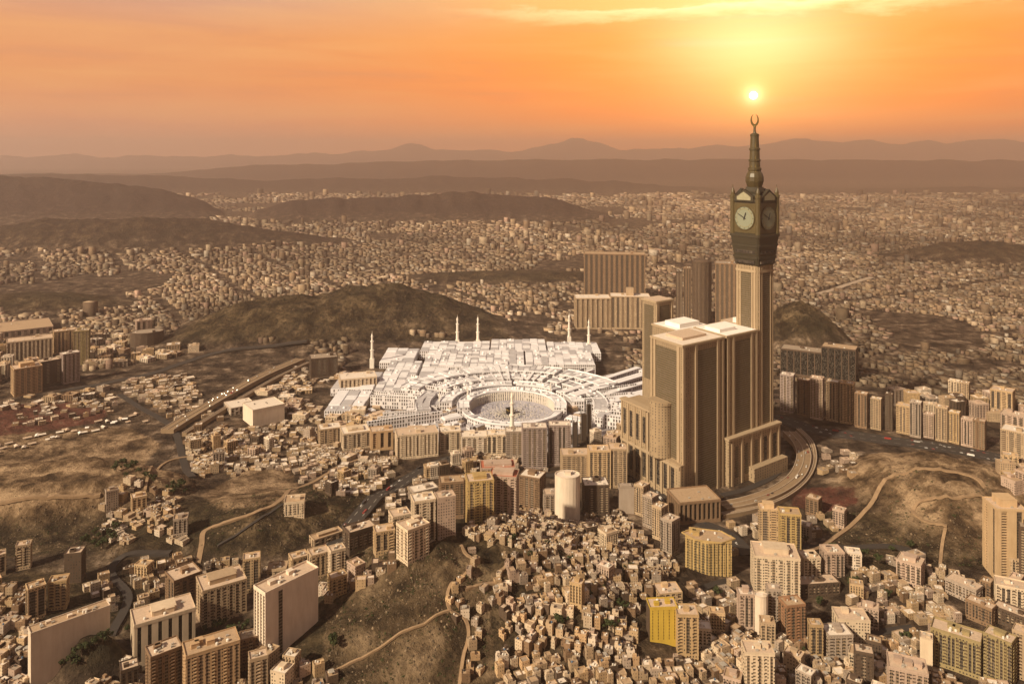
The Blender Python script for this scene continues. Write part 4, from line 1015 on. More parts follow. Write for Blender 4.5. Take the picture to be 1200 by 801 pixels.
for i in range(8):
    t = AU + 2 * pi * i / 8
    mb = MB(); ca, sa = cos(t), sin(t)
    for (r0, z0), (r1, z1) in zip([(14.8, 484), (10.2, 504), (8.9, 512), (7.6, 540)], [(10.2, 504), (8.9, 512), (7.6, 540), (6.6, 562)]):
        k = mb.vs([(TC[0] + r * ca - s * sa, TC[1] + r * sa + s * ca, z) for r, z in ((r0, z0), (r1, z1)) for s in (-.5, .5)] + [(TC[0] + (r - 2) * ca, TC[1] + (r - 2) * sa, z) for r, z in ((r0, z0), (r1, z1))])
        mb.face((k, k + 1, k + 3, k + 2)); mb.face((k + 1, k + 4, k + 5, k + 3)); mb.face((k + 4, k, k + 2, k + 5))
    mb.build('spire_rib', M_GILT, spire)
MB().lathe([(1.8, 577), (2.6, 578), (2.6, 580.5), (1.2, 581.5), (1.2, 582)], 10, TC[0], TC[1]).build('finial', M_GILT, spire)
# crescent, horns up, facing the valley
mb = MB(); n = 30; Ro, Ri, zc = 8.8, 5.9, 591.0; ax = R(8); ca, sa = cos(ax), sin(ax); pts = []
for i in range(n + 1):
    t = R(-245 + 310 * i / n); wd = (Ro - Ri) * max(.06, cos((t + pi / 2) / (R(155)) * pi / 2)) * 1.15
    xm, zm = 6.2 * cos(t), zc + 9.6 * sin(t)
    pts.append((xm, zm, cos(t), sin(t), wd))
k = len(mb.v)
for xm, zm, cx, cz, wd in pts:
    for s, y in ((-1, -.9), (1, -.9), (1, .9), (-1, .9)):
        x = xm + s * wd * .55 * cx; mb.v.append((TC[0] + x * ca - y * sa, TC[1] + x * sa + y * ca, zm + s * wd * .55 * cz))
for i in range(n):
    for j in range(4): mb.face((k + 4 * i + j, k + 4 * i + (j + 1) % 4, k + 4 * i + 4 + (j + 1) % 4, k + 4 * i + 4 + j))
mb.face((k + 3, k + 2, k + 1, k)); mb.face((k + 4 * n, k + 4 * n + 1, k + 4 * n + 2, k + 4 * n + 3))
mb.build('crescent', M_GILT, spire)
LAND.append(('clock tower', 400, 1290))

# ------------------------------------------------------------------ the mosque
KX, KY = 0.0, 1574.0
M_MARB = wall_mat('mosque marble wall', (.74, .71, .73), fh=7.5, ww=5.0, wwid=(.22, .78), whei=(.12, .82), glass=(.06, .05, .05), stain=.2, vary=.03)
M_MROOF = plain('marble roof', (.80, .79, .82), .6, nscale=.09, amt=.16)
M_MROOF2 = plain('grey marble roof', (.50, .485, .51), .7, nscale=.09, amt=.3)
M_PAVE = plain('marble paving', (.36, .33, .34), .5, .4, nscale=.03, amt=.22)
M_COURT = plain('court paving', (.40, .39, .46), .45, .4, nscale=.03, amt=.15)
M_MIN = plain('minaret stone', (.80, .74, .66), .7, nscale=.2, amt=.12)
pl = MB().ring(0.5, 212, 0, 2 * pi, -3, 1.2, 72).build('plaza', M_PAVE, loc=(KX, KY, 0)); pl['kind'] = 'structure'
ct = MB().lathe([(84, .5), (84, 1.6)], 64).build('courtyard_paving', M_COURT, loc=(KX, KY, 0)); ct['kind'] = 'structure'
BUSY.append((KX, KY, 225)); BUSY.append((40, KY + 250, 240)); BUSY.append((-120, KY + 430, 150)); BUSY.append((120, KY + 430, 150)); BUSY.append((-340, KY + 130, 110)); BUSY.append((190, KY + 150, 170)); BUSY.append((-160, KY + 150, 190))
mosque = thing('mosque', 'vast white marble mosque with ringed galleries round an oval courtyard', 'mosque', (KX, KY, 0))
mr = random.Random(11)
TAU = 2 * pi
def gallery(r0, r1, a0, a1, h, n, roof=M_MROOF):
    o = MB().ring(r0, r1, a0, a1, 0, h, n).build('gallery', M_MARB, mosque)
    MB().ring(r0 - .8, r1 + .8, a0, a1, h, h + 1.2, n).build('cornice', M_MROOF2, o)
    rf = MB(); st = R(360 / (r1 * .9)) * 2.2; a = a0; rr = random.Random(int(r0 + a0 * 50))
    while a < a1 - .4 * st:       # roof laid in narrow radial bays between upstands
        b = min(a + st, a1); gap = 1.1 / r1
        k_ = 2 if r1 - r0 > 20 else 1
        for q in range(k_):
            x0 = r0 + (r1 - r0) * q / k_ + .5; x1 = r0 + (r1 - r0) * (q + 1) / k_ - .5
            rf.ring(x0, x1, a + gap, b - gap, h + 1.22, h + 1.6 + rr.choice((.2, .6, 1.4, 2.6)), 1, rr.choice((0, 0, 1)))
        a = b
    rf.build('roof', [roof, M_MROOF2], o)
    ba = MB().ring(r1 - 1.2, r1 + .2, a0, a1, h + 1.22, h + 4.2, n); ba.ring(r0 - .2, r0 + .9, a0, a1, h + 1.22, h + 3.4, n); ba.build('parapet', M_MROOF, o)
    return o
gin = gallery(88, 112, R(-12), R(192), 19, 48)
gallery(88, 104, R(196), R(344), 12, 36)
# columns of the court arcade
for k in range(64):
    a = R(-10 + 200 * k / 63)
    MB().box(-1.1, 1.1, -1.1, 1.1, 0, 19, rot=0).build('column', M_MIN, gin, (86.6 * cos(a), 86.6 * sin(a), 0))
for a0, a1 in ((5, 40), (44, 86), (90, 136), (140, 178)):
    gallery(124, 150, R(a0), R(a1), 21, 20)
for a0, a1 in ((-14, 22), (26, 62), (66, 112), (116, 152), (156, 196)):
    o = gallery(168, 196, R(a0), R(a1), 23, 18, M_MROOF if a0 in (66, 116) else M_MROOF2)
for a0, a1 in ((28, 60), (63, 118), (121, 158)):
    gallery(216, 262, R(a0), R(a1), 26, 22)
for k in range(44):          # halls and walls radiating from the court
    a = R(-24 + 228 * k / 43); r0, r1 = mr.choice((150.5, 196.5, 205)), mr.choice((214, 262, 275, 300)); w = mr.choice((1.0, 1.4, 2.0, 3.0))
    ca, sa = cos(a), sin(a)
    mb = MB().prism([(r0 * ca + w * sa, r0 * sa - w * ca), (r1 * ca + w * sa, r1 * sa - w * ca), (r1 * ca - w * sa, r1 * sa + w * ca), (r0 * ca - w * sa, r0 * sa + w * ca)], 0, mr.uniform(24.2, 28.8), 0, 1)
    mb.build('radial_hall', [M_MARB, M_MROOF], mosque)
for k in range(70):          # small roof domes
    a = R(mr.uniform(10, 170)); r = mr.choice((100, 137, 182, 240)); h = {100: 20.6, 137: 22.6, 182: 24.6, 240: 27.6}[r]; q = mr.uniform(2, 4.5)
    MB().lathe([(q, 0), (q, 1.5), (q * .92, q * .55), (q * .7, q * .95), (q * .35, q * 1.2), (.2, q * 1.3)], 12).build('dome', M_MROOF, mosque, (r * cos(a), r * sin(a), h))
# northern extension: roof fields with cross walls
for (x0, x1, y0, y1, h, nx, ny) in ((-215, 30, 268, 420, 24, 13, 8), (34, 200, 268, 400, 28, 9, 6), (-300, -222, 90, 330, 20, 4, 12), (-215, -150, 190, 262, 22, 2, 2), (-240, -60, 424, 530, 20, 8, 5), (-56, 90, 424, 545, 22, 7, 5), (94, 230, 404, 520, 20, 7, 5), (-330, -246, 336, 470, 16, 3, 4), (-400, -306, 120, 250, 15, 3, 4), (-380, -306, -20, 110, 13, 3, 4)):
    o = MB().box(x0, x1, y0, y1, 0, h).build('prayer_hall', M_MARB, mosque)
    sx, sy = (x1 - x0) / nx, (y1 - y0) / ny; rfm = MB()
    for i in range(nx):
        for j in range(ny):
            if mr.random() < .14: continue
            e = .9; zz = h + mr.uniform(.6, 3.2)
            rfm.box(x0 + i * sx + e, x0 + (i + 1) * sx - e, y0 + j * sy + e, y0 + (j + 1) * sy - e, h, zz, mr.choice((0, 0, 1, 0, 1)))
            if mr.random() < .2: rfm.lathe([(3.2, zz), (3.0, zz + 1.6), (2.0, zz + 3.0), (.3, zz + 3.6)], 8, x0 + (i + .5) * sx, y0 + (j + .5) * sy)
    rfm.build('roof', [M_MROOF, M_MROOF2], o)
# long straight galleries running off to the upper right
for (ax, ay, bx, by, w, h) in ((108, 60, 300, 250, 7, 26), (128, 46, 345, 240, 11, 24), (150, 20, 350, 190, 8, 22), (160, -10, 330, 110, 14, 20), (300, 250, 400, 150, 8, 22), (345, 240, 395, 60, 7, 20), (165, -45, 300, 20, 10, 18), (230, 60, 330, 60, 12, 16)):
    L = math.hypot(bx - ax, by - ay); e = ((bx - ax) / L, (by - ay) / L); nn = (-e[1] * w, e[0] * w)
    pg = [(ax - nn[0], ay - nn[1]), (ax - nn[0] + e[0] * L, ay - nn[1] + e[1] * L), (bx + nn[0], by + nn[1]), (ax + nn[0], ay + nn[1])]
    o = MB().prism(pg, 0, h).build('long_gallery', M_MARB, mosque)
    c_ = ((ax + bx) / 2, (ay + by) / 2)
    MB().prism([(c_[0] + (x - c_[0]) * 1.0 + .0, y) for x, y in pg], h + .02, h + 1.8, 0, 0).build('roof_edge', M_MROOF, o)
# western court blocks
for (x, y, w, d, h, rz) in ((-150, 30, 60, 40, 16, 20), (-190, -30, 60, 24, 14, 28), (-120, -60, 40, 26, 15, 30), (-205, 60, 44, 50, 15, 16), (130, -70, 50, 22, 14, -30), (185, -60, 34, 40, 18, -20)):
    o = MB().box(-w / 2, w / 2, -d / 2, d / 2, 0, h, rot=R(rz)).build('court_block', M_MARB, mosque, (x, y, 0))
    MB().box(-w / 2 + 2, w / 2 - 2, -d / 2 + 2, d / 2 - 2, h, h + 2.2, rot=R(rz)).build('roof_panel', mr.choice((M_MROOF, M_MROOF2, M_MROOF)), o)
cb = 0
while cb < 120:
    a = R(mr.choice((mr.uniform(150, 395), mr.uniform(160, 215)))); r = mr.uniform(112, 285 if not 160 < math.degrees(a) < 215 else 350); x, y = r * cos(a), r * sin(a)
    if y < -120 or (x > 175 and y < 40): continue
    cb += 1; w, d, h = mr.uniform(8, 34), mr.uniform(8, 22), mr.choice((4, 6, 9, 12)); rz = R(mr.uniform(0, 60))
    o = MB().box(-w / 2, w / 2, -d / 2, d / 2, 0, h, rot=rz).build('court_block', mr.choice((M_MARB, M_MARB, WM['tan'], WM['cream'])), mosque, (x, y, .5))
    MB().box(-w / 2 + .6, w / 2 - .6, -d / 2 + .6, d / 2 - .6, h, h + mr.uniform(.5, 2), rot=rz).build('roof_panel', mr.choice((M_MROOF, M_MROOF2, RM['pale'], RM['grey'])), o)
def minaret(px, ybase, h=92, name='minaret'):
    D = CAM_Z * F_PX / (ybase - Y_HOR); x, y = gx(px, D) - KX, D - KY; s = h / 92
    o = MB().box(-5.2 * s, 5.2 * s, -5.2 * s, 5.2 * s, 0, 24 * s).lathe([(4.0 * s, 24 * s), (3.7 * s, 44 * s)], 8).lathe([(3.1 * s, 46 * s), (2.8 * s, 66 * s)], 12).lathe([(2.2 * s, 68 * s), (2.0 * s, 77 * s)], 12).build('minaret', M_MIN, mosque, (x, y, 0))
    for z, r in ((44, 5.6), (66, 4.6)):
        MB().lathe([(r * .6 * s, (z - 1.5) * s), (r * s, z * s), (r * s, (z + 1.6) * s), (r * .55 * s, (z + 1.6) * s), (r * .55 * s, (z + 2.4) * s)], 12).build('balcony', M_MIN, o)
    MB().lathe([(2.7 * s, 76.5 * s), (2.9 * s, 78.5 * s), (2.3 * s, 81.5 * s), (1.0 * s, 85 * s), (.35 * s, 87 * s), (.3 * s, 92 * s)], 12).build('cap', M_MIN, o)
for px, yb in ((436, 431), (536, 408), (560, 408), (667, 404), (690, 412), (600, 514)): minaret(px, yb)
minaret(515, 480, 40); minaret(548, 476, 44); minaret(645, 470, 40)
# the cube in the court
kb = thing('kaaba', 'black draped cube standing in the middle of the oval marble court', 'shrine', (KX - 4, KY - 6, 1.6), R(30))
M_BLK = plain('black cloth', (.012, .011, .011), .8, nscale=.5, amt=.3); M_GOLDB = plain('gold embroidery', (.45, .30, .08), .5, nscale=.8, amt=.3)
MB().box(-6.4, 6.4, -5.5, 5.5, .4, 13.6).build('draped_body', M_BLK, kb); MB().box(-6.46, 6.46, -5.56, 5.56, 9.4, 10.5, bottom=True).build('gold_band', M_GOLDB, kb)
MB().box(-6.9, 6.9, -6.0, 6.0, 0, .4).build('marble_base', M_MIN, kb); MB().box(-1, 1, -5.6, -5.45, 2.4, 5.6, bottom=True).build('door', M_GOLDB, kb)
mb = MB(); q_ = random.Random(4)
for i in range(2600):
    a = q_.uniform(0, TAU); r = 11 + 70 * q_.random() ** 1.5; x, y = KX - 4 + r * cos(a), KY - 6 + r * sin(a)
    if math.hypot(x - KX, y - KY) > 81: continue
    w_ = .38; k = mb.vs([(x - w_, y - w_, 1.6), (x + w_, y - w_, 1.6), (x + w_, y + w_, 1.6), (x - w_, y + w_, 1.6), (x - .14, y - .14, 3.3), (x + .14, y - .14, 3.3), (x + .14, y + .14, 3.3), (x - .14, y + .14, 3.3)]); m_ = q_.choice((0, 0, 1))
    for f in ((0, 1, 5, 4), (1, 2, 6, 5), (2, 3, 7, 6), (3, 0, 4, 7), (4, 5, 6, 7)): mb.face([k + j for j in f], m_)
tag(mb.build('crowd', [M_MIN, M_BLK]), 'crowd of worshippers circling in the oval court', kind='stuff')
# dark shafts under scaffolding beside the court
for i, (px, yb, h, w) in enumerate(((674, 524, 56, 9), (684, 516, 62, 10), (690, 508, 70, 9))):
    D = CAM_Z * F_PX / (yb - Y_HOR); t = thing('scaffold_tower', ['shortest of the dark scaffolded shafts beside the mosque court', 'middle dark scaffolded shaft beside the mosque court', 'tallest dark scaffolded shaft with a slanting boom beside the mosque court'][i], 'scaffold tower', (gx(px, D), D, 0), R(10 * i), 'scaffolded shafts by the mosque')
    MB().box(-w / 2 + 1, w / 2 - 1, -w / 2 + 1, w / 2 - 1, -2, h * .8).build('core', WP['dark brown'], t)
    fm = MB()
    for sx in (-1, 1):
        for sy in (-1, 1): fm.box(sx * w / 2 - .3, sx * w / 2 + .3, sy * w / 2 - .3, sy * w / 2 + .3, -2, h)
    for k in range(1, int(h / 4)):
        for s_ in (-1, 1): fm.box(-w / 2 + .3, w / 2 - .3, s_ * w / 2 - .2, s_ * w / 2 + .2, 4 * k, 4 * k + .4, bottom=True); fm.box(s_ * w / 2 - .2, s_ * w / 2 + .2, -w / 2 + .3, w / 2 - .3, 4 * k, 4 * k + .4, bottom=True)
    fm.build('scaffolding', M_TANKD, t)
    if i == 2: MB().box(-16, 10, -.7, .7, h, h + 1.4, bottom=True).build('boom', M_TANKD, t)
    BUSY.append((gx(px, D), D, 8))

# ------------------------------------------------------------------ houses and smaller blocks filling the quarters
ZONES = [  # polygon in photograph pixels, spacing (m), share of tall blocks, phrase, density
    ([(548, 612), (600, 592), (660, 606), (722, 600), (748, 628), (776, 655), (700, 652), (640, 650), (590, 640), (545, 632)], 9.8, .006, 'on the crowded slope under the apartment towers', .93),
    ([(586, 646), (700, 652), (782, 650), (796, 668), (758, 705), (700, 714), (610, 712), (572, 690)], 9.8, .006, 'halfway down the crowded slope', .92),
    ([(584, 692), (612, 712), (700, 714), (755, 708), (752, 765), (640, 768), (590, 765), (582, 735)], 9.8, .009, 'on the crowded slope beside the yellow block', .92),
    ([(580, 767), (640, 768), (752, 765), (820, 778), (812, 850), (575, 850), (578, 800)], 10, .014, 'at the crowded foot of the slope', .92),
    ([(800, 690), (862, 672), (884, 745), (868, 775), (822, 765), (812, 720)], 11.2, .03, 'between yellow block and slim white towers', .9),
    ([(868, 740), (940, 755), (1000, 730), (1078, 735), (1080, 770), (1040, 790), (1036, 850), (815, 850), (818, 775)], 11.2, .05, 'among the blocks before the olive slab', .93),
    ([(1004, 662), (1050, 680), (1100, 690), (1110, 712), (1135, 735), (1090, 750), (1010, 735), (990, 712)], 11.2, .03, 'on the low ground below the dug hill', .85),
    ([(1088, 790), (1155, 790), (1205, 745), (1260, 735), (1260, 850), (1085, 850)], 11.2, .05, 'round the foot of the olive slabs', .9),
    ([(1040, 655), (1100, 668), (1150, 685), (1230, 690), (1230, 725), (1150, 715), (1100, 700), (1060, 690)], 13, .05, 'along the foot of the dug hill', .85),
    ([(-70, 690), (34, 690), (60, 716), (34, 740), (34, 800), (150, 765), (172, 800), (170, 850), (-80, 850)], 11.2, .05, 'round the blank white wall', .92),
    ([(100, 690), (150, 665), (240, 650), (300, 660), (300, 690), (230, 700), (150, 725), (125, 715)], 11.5, .04, 'behind the dark slitted block', .8),
    ([(285, 745), (330, 780), (380, 775), (395, 800), (385, 850), (280, 850), (282, 790)], 11.2, .05, 'at the foot of the tall white slab', .9),
    ([(300, 655), (345, 690), (385, 690), (460, 655), (520, 645), (470, 668), (400, 700), (378, 705), (372, 690), (300, 690)], 11.5, .08, 'by the hill foot beside stepped tan blocks', .8),
    ([(120, 572), (170, 556), (212, 590), (226, 640), (180, 648), (132, 640), (112, 615)], 13, .06, 'in the village behind the dark slope', .62),
    ([(202, 512), (262, 500), (275, 520), (250, 555), (228, 560), (212, 540)], 13, .04, 'on the pale spur below the elevated road', .85),
    ([(268, 502), (350, 500), (372, 520), (400, 540), (350, 556), (300, 545), (270, 530)], 15, .02, 'in the hollow before the low white halls', .62),
    ([(375, 520), (440, 528), (470, 545), (440, 575), (395, 585), (365, 572), (345, 562)], 13, .04, 'on the spur behind the lone ridge house', .6),
    ([(505, 560), (560, 556), (640, 560), (650, 545), (610, 540), (540, 535), (480, 560)], 13, .12, 'between the pink block and the cream ribbed row', .7),
    ([(430, 590), (480, 565), (510, 560), (480, 585), (455, 605), (430, 625), (400, 620)], 13, .03, 'beside the valley road', .55),
    ([(845, 618), (888, 610), (888, 650), (862, 665), (850, 640)], 11.5, .03, 'beside the golden-olive tower', .8),
    ([(942, 600), (990, 600), (985, 635), (940, 632)], 13, .1, 'below the red yard by the curved road', .4),
]
ZONES += [
    ([(296, 446), (352, 425), (420, 436), (436, 470), (396, 498), (330, 500), (340, 470)], 17, .0, 'on the flats in the hollow by the mosque', .62),
    ([(345, 545), (440, 505), (470, 540), (440, 560)], 15, .02, 'on the spur below the cream row', .6),
    ([(0, 468), (60, 462), (130, 466), (140, 476), (60, 480), (0, 480)], 20, .0, 'in the valley beside the red yard', .45),
    ([(140, 446), (220, 440), (240, 462), (190, 476), (150, 468)], 17, .0, 'in the valley by the dark road', .7),
    ([(172, 470), (238, 468), (262, 492), (222, 506), (188, 498)], 14, .0, 'in the valley under the elevated road ramp', .6),
    ([(205, 515), (262, 500), (300, 520), (330, 545), (290, 556), (240, 560), (215, 550)], 12, .0, 'on the spur below the elevated road', .6),
    ([(350, 520), (375, 500), (440, 520), (420, 545), (375, 552)], 13, .0, 'in the hollow under the cream row', .6),
    ([(60, 470), (130, 462), (150, 478), (110, 490), (40, 500), (0, 500)], 15, .0, 'in the valley round the red yard', .3),
    ([(930, 520), (1010, 535), (1000, 560), (955, 560)], 18, .0, 'in the hollow inside the curved road', .35),
    ([(945, 545), (985, 540), (1010, 545), (985, 556)], 14, .0, 'in the hollow inside the curved road', .5),
]
APT_ZONES = [
    ([(360, 470), (440, 462), (520, 490), (560, 505), (560, 512), (430, 508), (370, 502)], 34, 'before the western mosque court', .7, (10, 18)),
    ([(668, 515), (735, 520), (735, 532), (690, 532), (668, 528)], 26, 'between the mosque court and the dark avenue', .8, (18, 34)),
    ([(690, 470), (735, 450), (732, 530), (700, 520)], 26, 'between the mosque galleries and the podium', .8, (10, 20)),
    ([(1012, 478), (1080, 462), (1160, 470), (1215, 485), (1215, 500), (1160, 498), (1060, 480)], 34, 'on the terrace above the motorway', .75, (18, 38)),
    ([(1180, 540), (1240, 540), (1240, 620), (1196, 590), (1172, 560)], 26, 'behind the finned double tower', .7, (14, 34)),
    ([(-30, 400), (8, 400), (12, 440), (-30, 470)], 32, 'beside the arcaded block', .8, (18, 36)),
    ([(104, 385), (170, 405), (240, 410), (140, 430), (104, 430)], 36, 'beside the olive tower', .6, (8, 18)),
    ([(60, 455), (130, 452), (150, 470), (130, 476), (60, 476)], 34, 'behind the red yard', .3, (8, 14)),
    ([(140, 445), (215, 440), (235, 460), (175, 468)], 32, 'in the walled lot by the dark road', .45, (4, 7)),
    ([(265, 470), (350, 440), (420, 445), (430, 480), (360, 495), (300, 500)], 38, 'between the elevated road and the mosque', .5, (5, 10)),
]


def sample(poly, step, dens, seed):
    q = random.Random(seed)
    G_ = [ground_at(*p) for p in poly]; xs = [p[0] for p in G_]; ys = [p[1] for p in G_]
    x0, x1, y0, y1 = min(xs) - 20, max(xs) + 20, min(ys) - 40, max(ys) + 40
    base = q.uniform(-25, 25); out = []
    for i in range(int((x1 - x0) / step) + 1):
        for j in range(int((y1 - y0) / step) + 1):
            if q.random() > dens: continue
            x = x0 + (i + .5 + q.uniform(-.26, .26)) * step + (j % 2) * step * .4; y = y0 + (j + .5 + q.uniform(-.26, .26)) * step
            out.append((x, y, base + 40 * (float(vnoise(x / 70, y / 70, seed)) - .5) + q.choice((0, 0, 0, 90))))
    if not out: return []
    A = np.array(out); z = gza(A[:, 0], A[:, 1]); px, py = to_px(A[:, 0], A[:, 1], z)
    k = in_poly(px, py, poly)
    B = np.array(BUSY)
    keep = []
    for o, zz, ok in zip(out, z, k):
        if not ok: continue
        if np.any((B[:, 0] - o[0]) ** 2 + (B[:, 1] - o[1]) ** 2 < (B[:, 2] + step * .36) ** 2): continue
        keep.append((o[0], o[1], float(zz), o[2]))
    return keep


HCOL = ['cream', 'tan', 'sand', 'brown', 'pink', 'white', 'grey', 'orange tan', 'dark brown']
HWT = [18, 24, 14, 16, 8, 6, 10, 4, 9]
FEATS = [('hut', 'white', 0), ('hut', 'white', 1), ('hut', 'white', 2), ('hut', 'black', 1), ('hut', 'blue', 1), ('flat', 'white', 1), ('flat', 'white', 2), ('flat', 'black', 1), ('annex', 'white', 1), ('annex', 'white', 0), ('canopy', 'white', 1), ('canopy', 'white', 0), ('flat', 'white', 0)]
ROOFN = ['pale', 'tan', 'grey', 'white', 'tan', 'grey']
houses, blocks = [], []
qq = random.Random(99)
for zi, (poly, step, tall, phrase, dens) in enumerate(ZONES):
    for (x, y, z, yaw) in sample(poly, step, dens, 100 + zi):
        if qq.random() < tall:
            w = qq.uniform(13, 19); blocks.append(dict(x=x, y=y, z=z, yaw=yaw % 90 - 45, w=w, d=w * qq.uniform(.7, 1), h=qq.uniform(14, 26), ph=phrase))
        else:
            low = any(k in phrase for k in ('spur', 'hollow', 'village', 'valley', 'flats')); st = qq.choice((1, 1, 2, 2) if low else (1, 1, 2, 2, 2, 3, 3)); w = qq.uniform(.6, 1.0) * step * qq.choice((1, 1, 1, 1.25))
            houses.append(dict(x=x, y=y, z=z, yaw=yaw, w=w, d=w * qq.uniform(.6, 1.0), st=st, ph=phrase, **(dict(roof=qq.choice(('white', 'pale', 'white', 'grey'))) if low and phrase[:14] != 'in the village' else {})))
for zi, (poly, step, phrase, dens, hh) in enumerate(APT_ZONES):
    for (x, y, z, yaw) in sample(poly, step, dens, 300 + zi):
        w = qq.uniform(.6, .95) * step; blocks.append(dict(x=x, y=y, z=z, yaw=yaw % 60 - 30, w=w, d=w * qq.uniform(.55, 1), h=qq.uniform(*hh), ph=phrase))
# houses scattered along the hill-top path
for px, py in ((548, 646), (552, 660), (545, 672), (535, 680), (528, 692), (522, 704), (534, 708), (540, 720), (552, 728), (556, 742), (548, 756), (552, 770), (546, 784), (558, 786), (541, 795), (562, 690), (578, 682), (590, 686), (598, 652), (590, 664), (580, 674), (538, 716), (530, 724), (558, 715), (572, 705)):
    x, y = ground_at(px + 5, py); houses.append(dict(x=x, y=y, z=gz(x, y), yaw=qq.uniform(0, 90), w=qq.uniform(6, 9), d=qq.uniform(5, 8), st=qq.choice((1, 1, 2)), ph='along the bare hill path'))


def dims(h):
    hue = qq.choices(HCOL, HWT)[0]; h.setdefault('col', hue); h.setdefault('feat', qq.choice(FEATS)); h.setdefault('roof', qq.choice(ROOFN)); return h


def house_mesh(h, x=0, y=0, z=0, yaw=0, mb=None, wi=0, ri=1):
    """walls with a parapet round a sunk roof, and an annex where there is one"""
    mb = mb or MB(); k0 = len(mb.v)
    w, d, H = h['w'], h['d'], h['st'] * 3.2 + .3
    def blk(x0, x1, y0, y1, z0, z1):
        t = .35; p = .9
        mb.prism([(x0, y0), (x1, y0), (x1, y1), (x0, y1)], z0, z1, wi, ri)
        for bx in ((x0 - .04, x1 + .04, y0 - .04, y0 + t), (x0 - .04, x1 + .04, y1 - t, y1 + .04), (x0 - .04, x0 + t, y0 + t, y1 - t), (x1 - t, x1 + .04, y0 + t, y1 - t)): mb.box(*bx, z1 - .2, z1 + p, wi, bottom=True)
    if h['feat'][0] == 'annex':
        blk(-w / 2, w * .1, -d / 2, d / 2, -7, H); blk(w * .1 + .05, w / 2, -d / 2, d * .3, -7, max(3.2, H - 3.2))
    else: blk(-w / 2, w / 2, -d / 2, d / 2, -7, H)
    if x or y:
        ca, sa = cos(R(yaw)), sin(R(yaw))
        for i in range(k0, len(mb.v)):
            a, b, c = mb.v[i]; mb.v[i] = (x + a * ca - b * sa, y + a * sa + b * ca, z + c)
    return mb


houses = [dims(h) for h in houses]
def apparent(h):
    px, py = to_px(h['x'], h['y'], h['z']); inn = -5 < px < 1205 and py < 805
    return (h['w'] * h.get('st', 4) / h['y'] ** 2) * (1 if inn else .0)
houses.sort(key=lambda h: h['y'] + (0 if -5 < to_px(h['x'], h['y'], h['z'])[0] < 1205 and to_px(h['x'], h['y'], h['z'])[1] < 806 else 9000))
near_h, rest_h = houses[:300], houses[300:]
# looks are dealt out so that no two houses of one quarter look the same
NUM = {1: 'one-storey', 2: 'two-storey', 3: 'three-storey', 4: 'four-storey'}
FTXT = {('hut', 'white', 0): 'with a roof hut', ('hut', 'white', 1): 'with hut and white tank', ('hut', 'white', 2): 'with hut and two tanks', ('hut', 'black', 1): 'with hut and black tank', ('hut', 'blue', 1): 'with hut and blue tank',
        ('flat', 'white', 1): 'with one white roof tank', ('flat', 'white', 2): 'with two white roof tanks', ('flat', 'black', 1): 'with one black roof tank', ('annex', 'white', 1): 'with annex and tank', ('annex', 'white', 0): 'with a lower annex',
        ('canopy', 'white', 1): 'with canopy and tank', ('canopy', 'white', 0): 'with a roof canopy', ('flat', 'white', 0): 'with a bare flat roof'}
SHORT = {z[3]: z[3] for z in ZONES}
used = set()
def deal(h):
    for t in range(400):
        key = (h['ph'], h['col'], h['st'], h['feat'])
        if key not in used: break
        h['col'] = qq.choices(HCOL, HWT)[0]; h['feat'] = qq.choice(FEATS)
        if t > 60: h['st'] = qq.choice((1, 2, 3, 4))
    used.add(key); return h
for h in near_h:
    deal(h)
    lab = f"{h['col'].replace(' ', '-')} {NUM[h['st']]} house {FTXT[h['feat']]}, {h['ph']}"
    o = thing('house', lab, 'house', (h['x'], h['y'], h['z']), R(h['yaw']), 'small houses ' + h['ph'])
    house_mesh(h).build('wall', [HM[h['col']], RM[h['roof']]], o)
    kind, tk, nt = h['feat']; H = h['st'] * 3.2 + .3; w, d = h['w'], h['d']
    sx, sy = qq.choice((-1, 1)), qq.choice((-1, 1))
    if kind == 'annex': sx = -1
    if kind == 'hut':
        x, y = sx * (w / 2 - 2.1), sy * (d / 2 - 1.9); mb = MB().box(x - 1.6, x + 1.6, y - 1.4, y + 1.4, H, H + 2.6); mb.box(x - 1.75, x + 1.75, y - 1.55, y + 1.55, H + 2.6, H + 2.8, bottom=True); mb.build('stair_hut', WP[h['col']], o)
    if kind == 'canopy':
        x0 = -w * .3; mb = MB().box(x0, x0 + w * .5, -d * .3, d * .3, H + 2.4, H + 2.55, bottom=True)
        for a in (x0 + .1, x0 + w * .5 - .25):
            for b in (-d * .3 + .1, d * .3 - .25): mb.box(a, a + .15, b, b + .15, H, H + 2.4)
        mb.build('roof_canopy', M_HVAC, o)
    for k in range(nt):
        x, y = -sx * w * .22 * (1 if kind != 'annex' else -1) + (0 if k == 0 else -sx * -1.9), -sy * d * (.25 if k == 0 else .05)
        MB().lathe([(.75, H), (.85, H + .1), (.85, H + 1.5), (.4, H + 1.8)], 8, x, y).build('water_tank', TANKS[tk], o)
WKEYS = HCOL; mats_all = [HM[k] for k in WKEYS] + [RM[k] for k in ('pale', 'tan', 'grey', 'white')]
mb = MB()
for h in rest_h:
    house_mesh(h, h['x'], h['y'], h['z'], h['yaw'], mb, WKEYS.index(h['col']), len(WKEYS) + ('pale', 'tan', 'grey', 'white').index(h['roof']))
    H = h['z'] + h['st'] * 3.2 + .3
    if h['feat'][0] == 'hut': mb.box(h['x'] - 1.5, h['x'] + 1.5, h['y'] - 1.4, h['y'] + 1.4, H, H + 2.7, WKEYS.index(h['col']))
    for k in range(h['feat'][2]): mb.lathe([(.8, H), (.85, H + 1.5), (.4, H + 1.8)], 6, h['x'] + (2.3 if k else -2.2), h['y'] - 2.2, len(mats_all))
o = mb.build('hillside_houses', mats_all + [M_TANK]); tag(o, 'dense small houses of the quarters farther up and beyond', 'houses', kind='stuff')
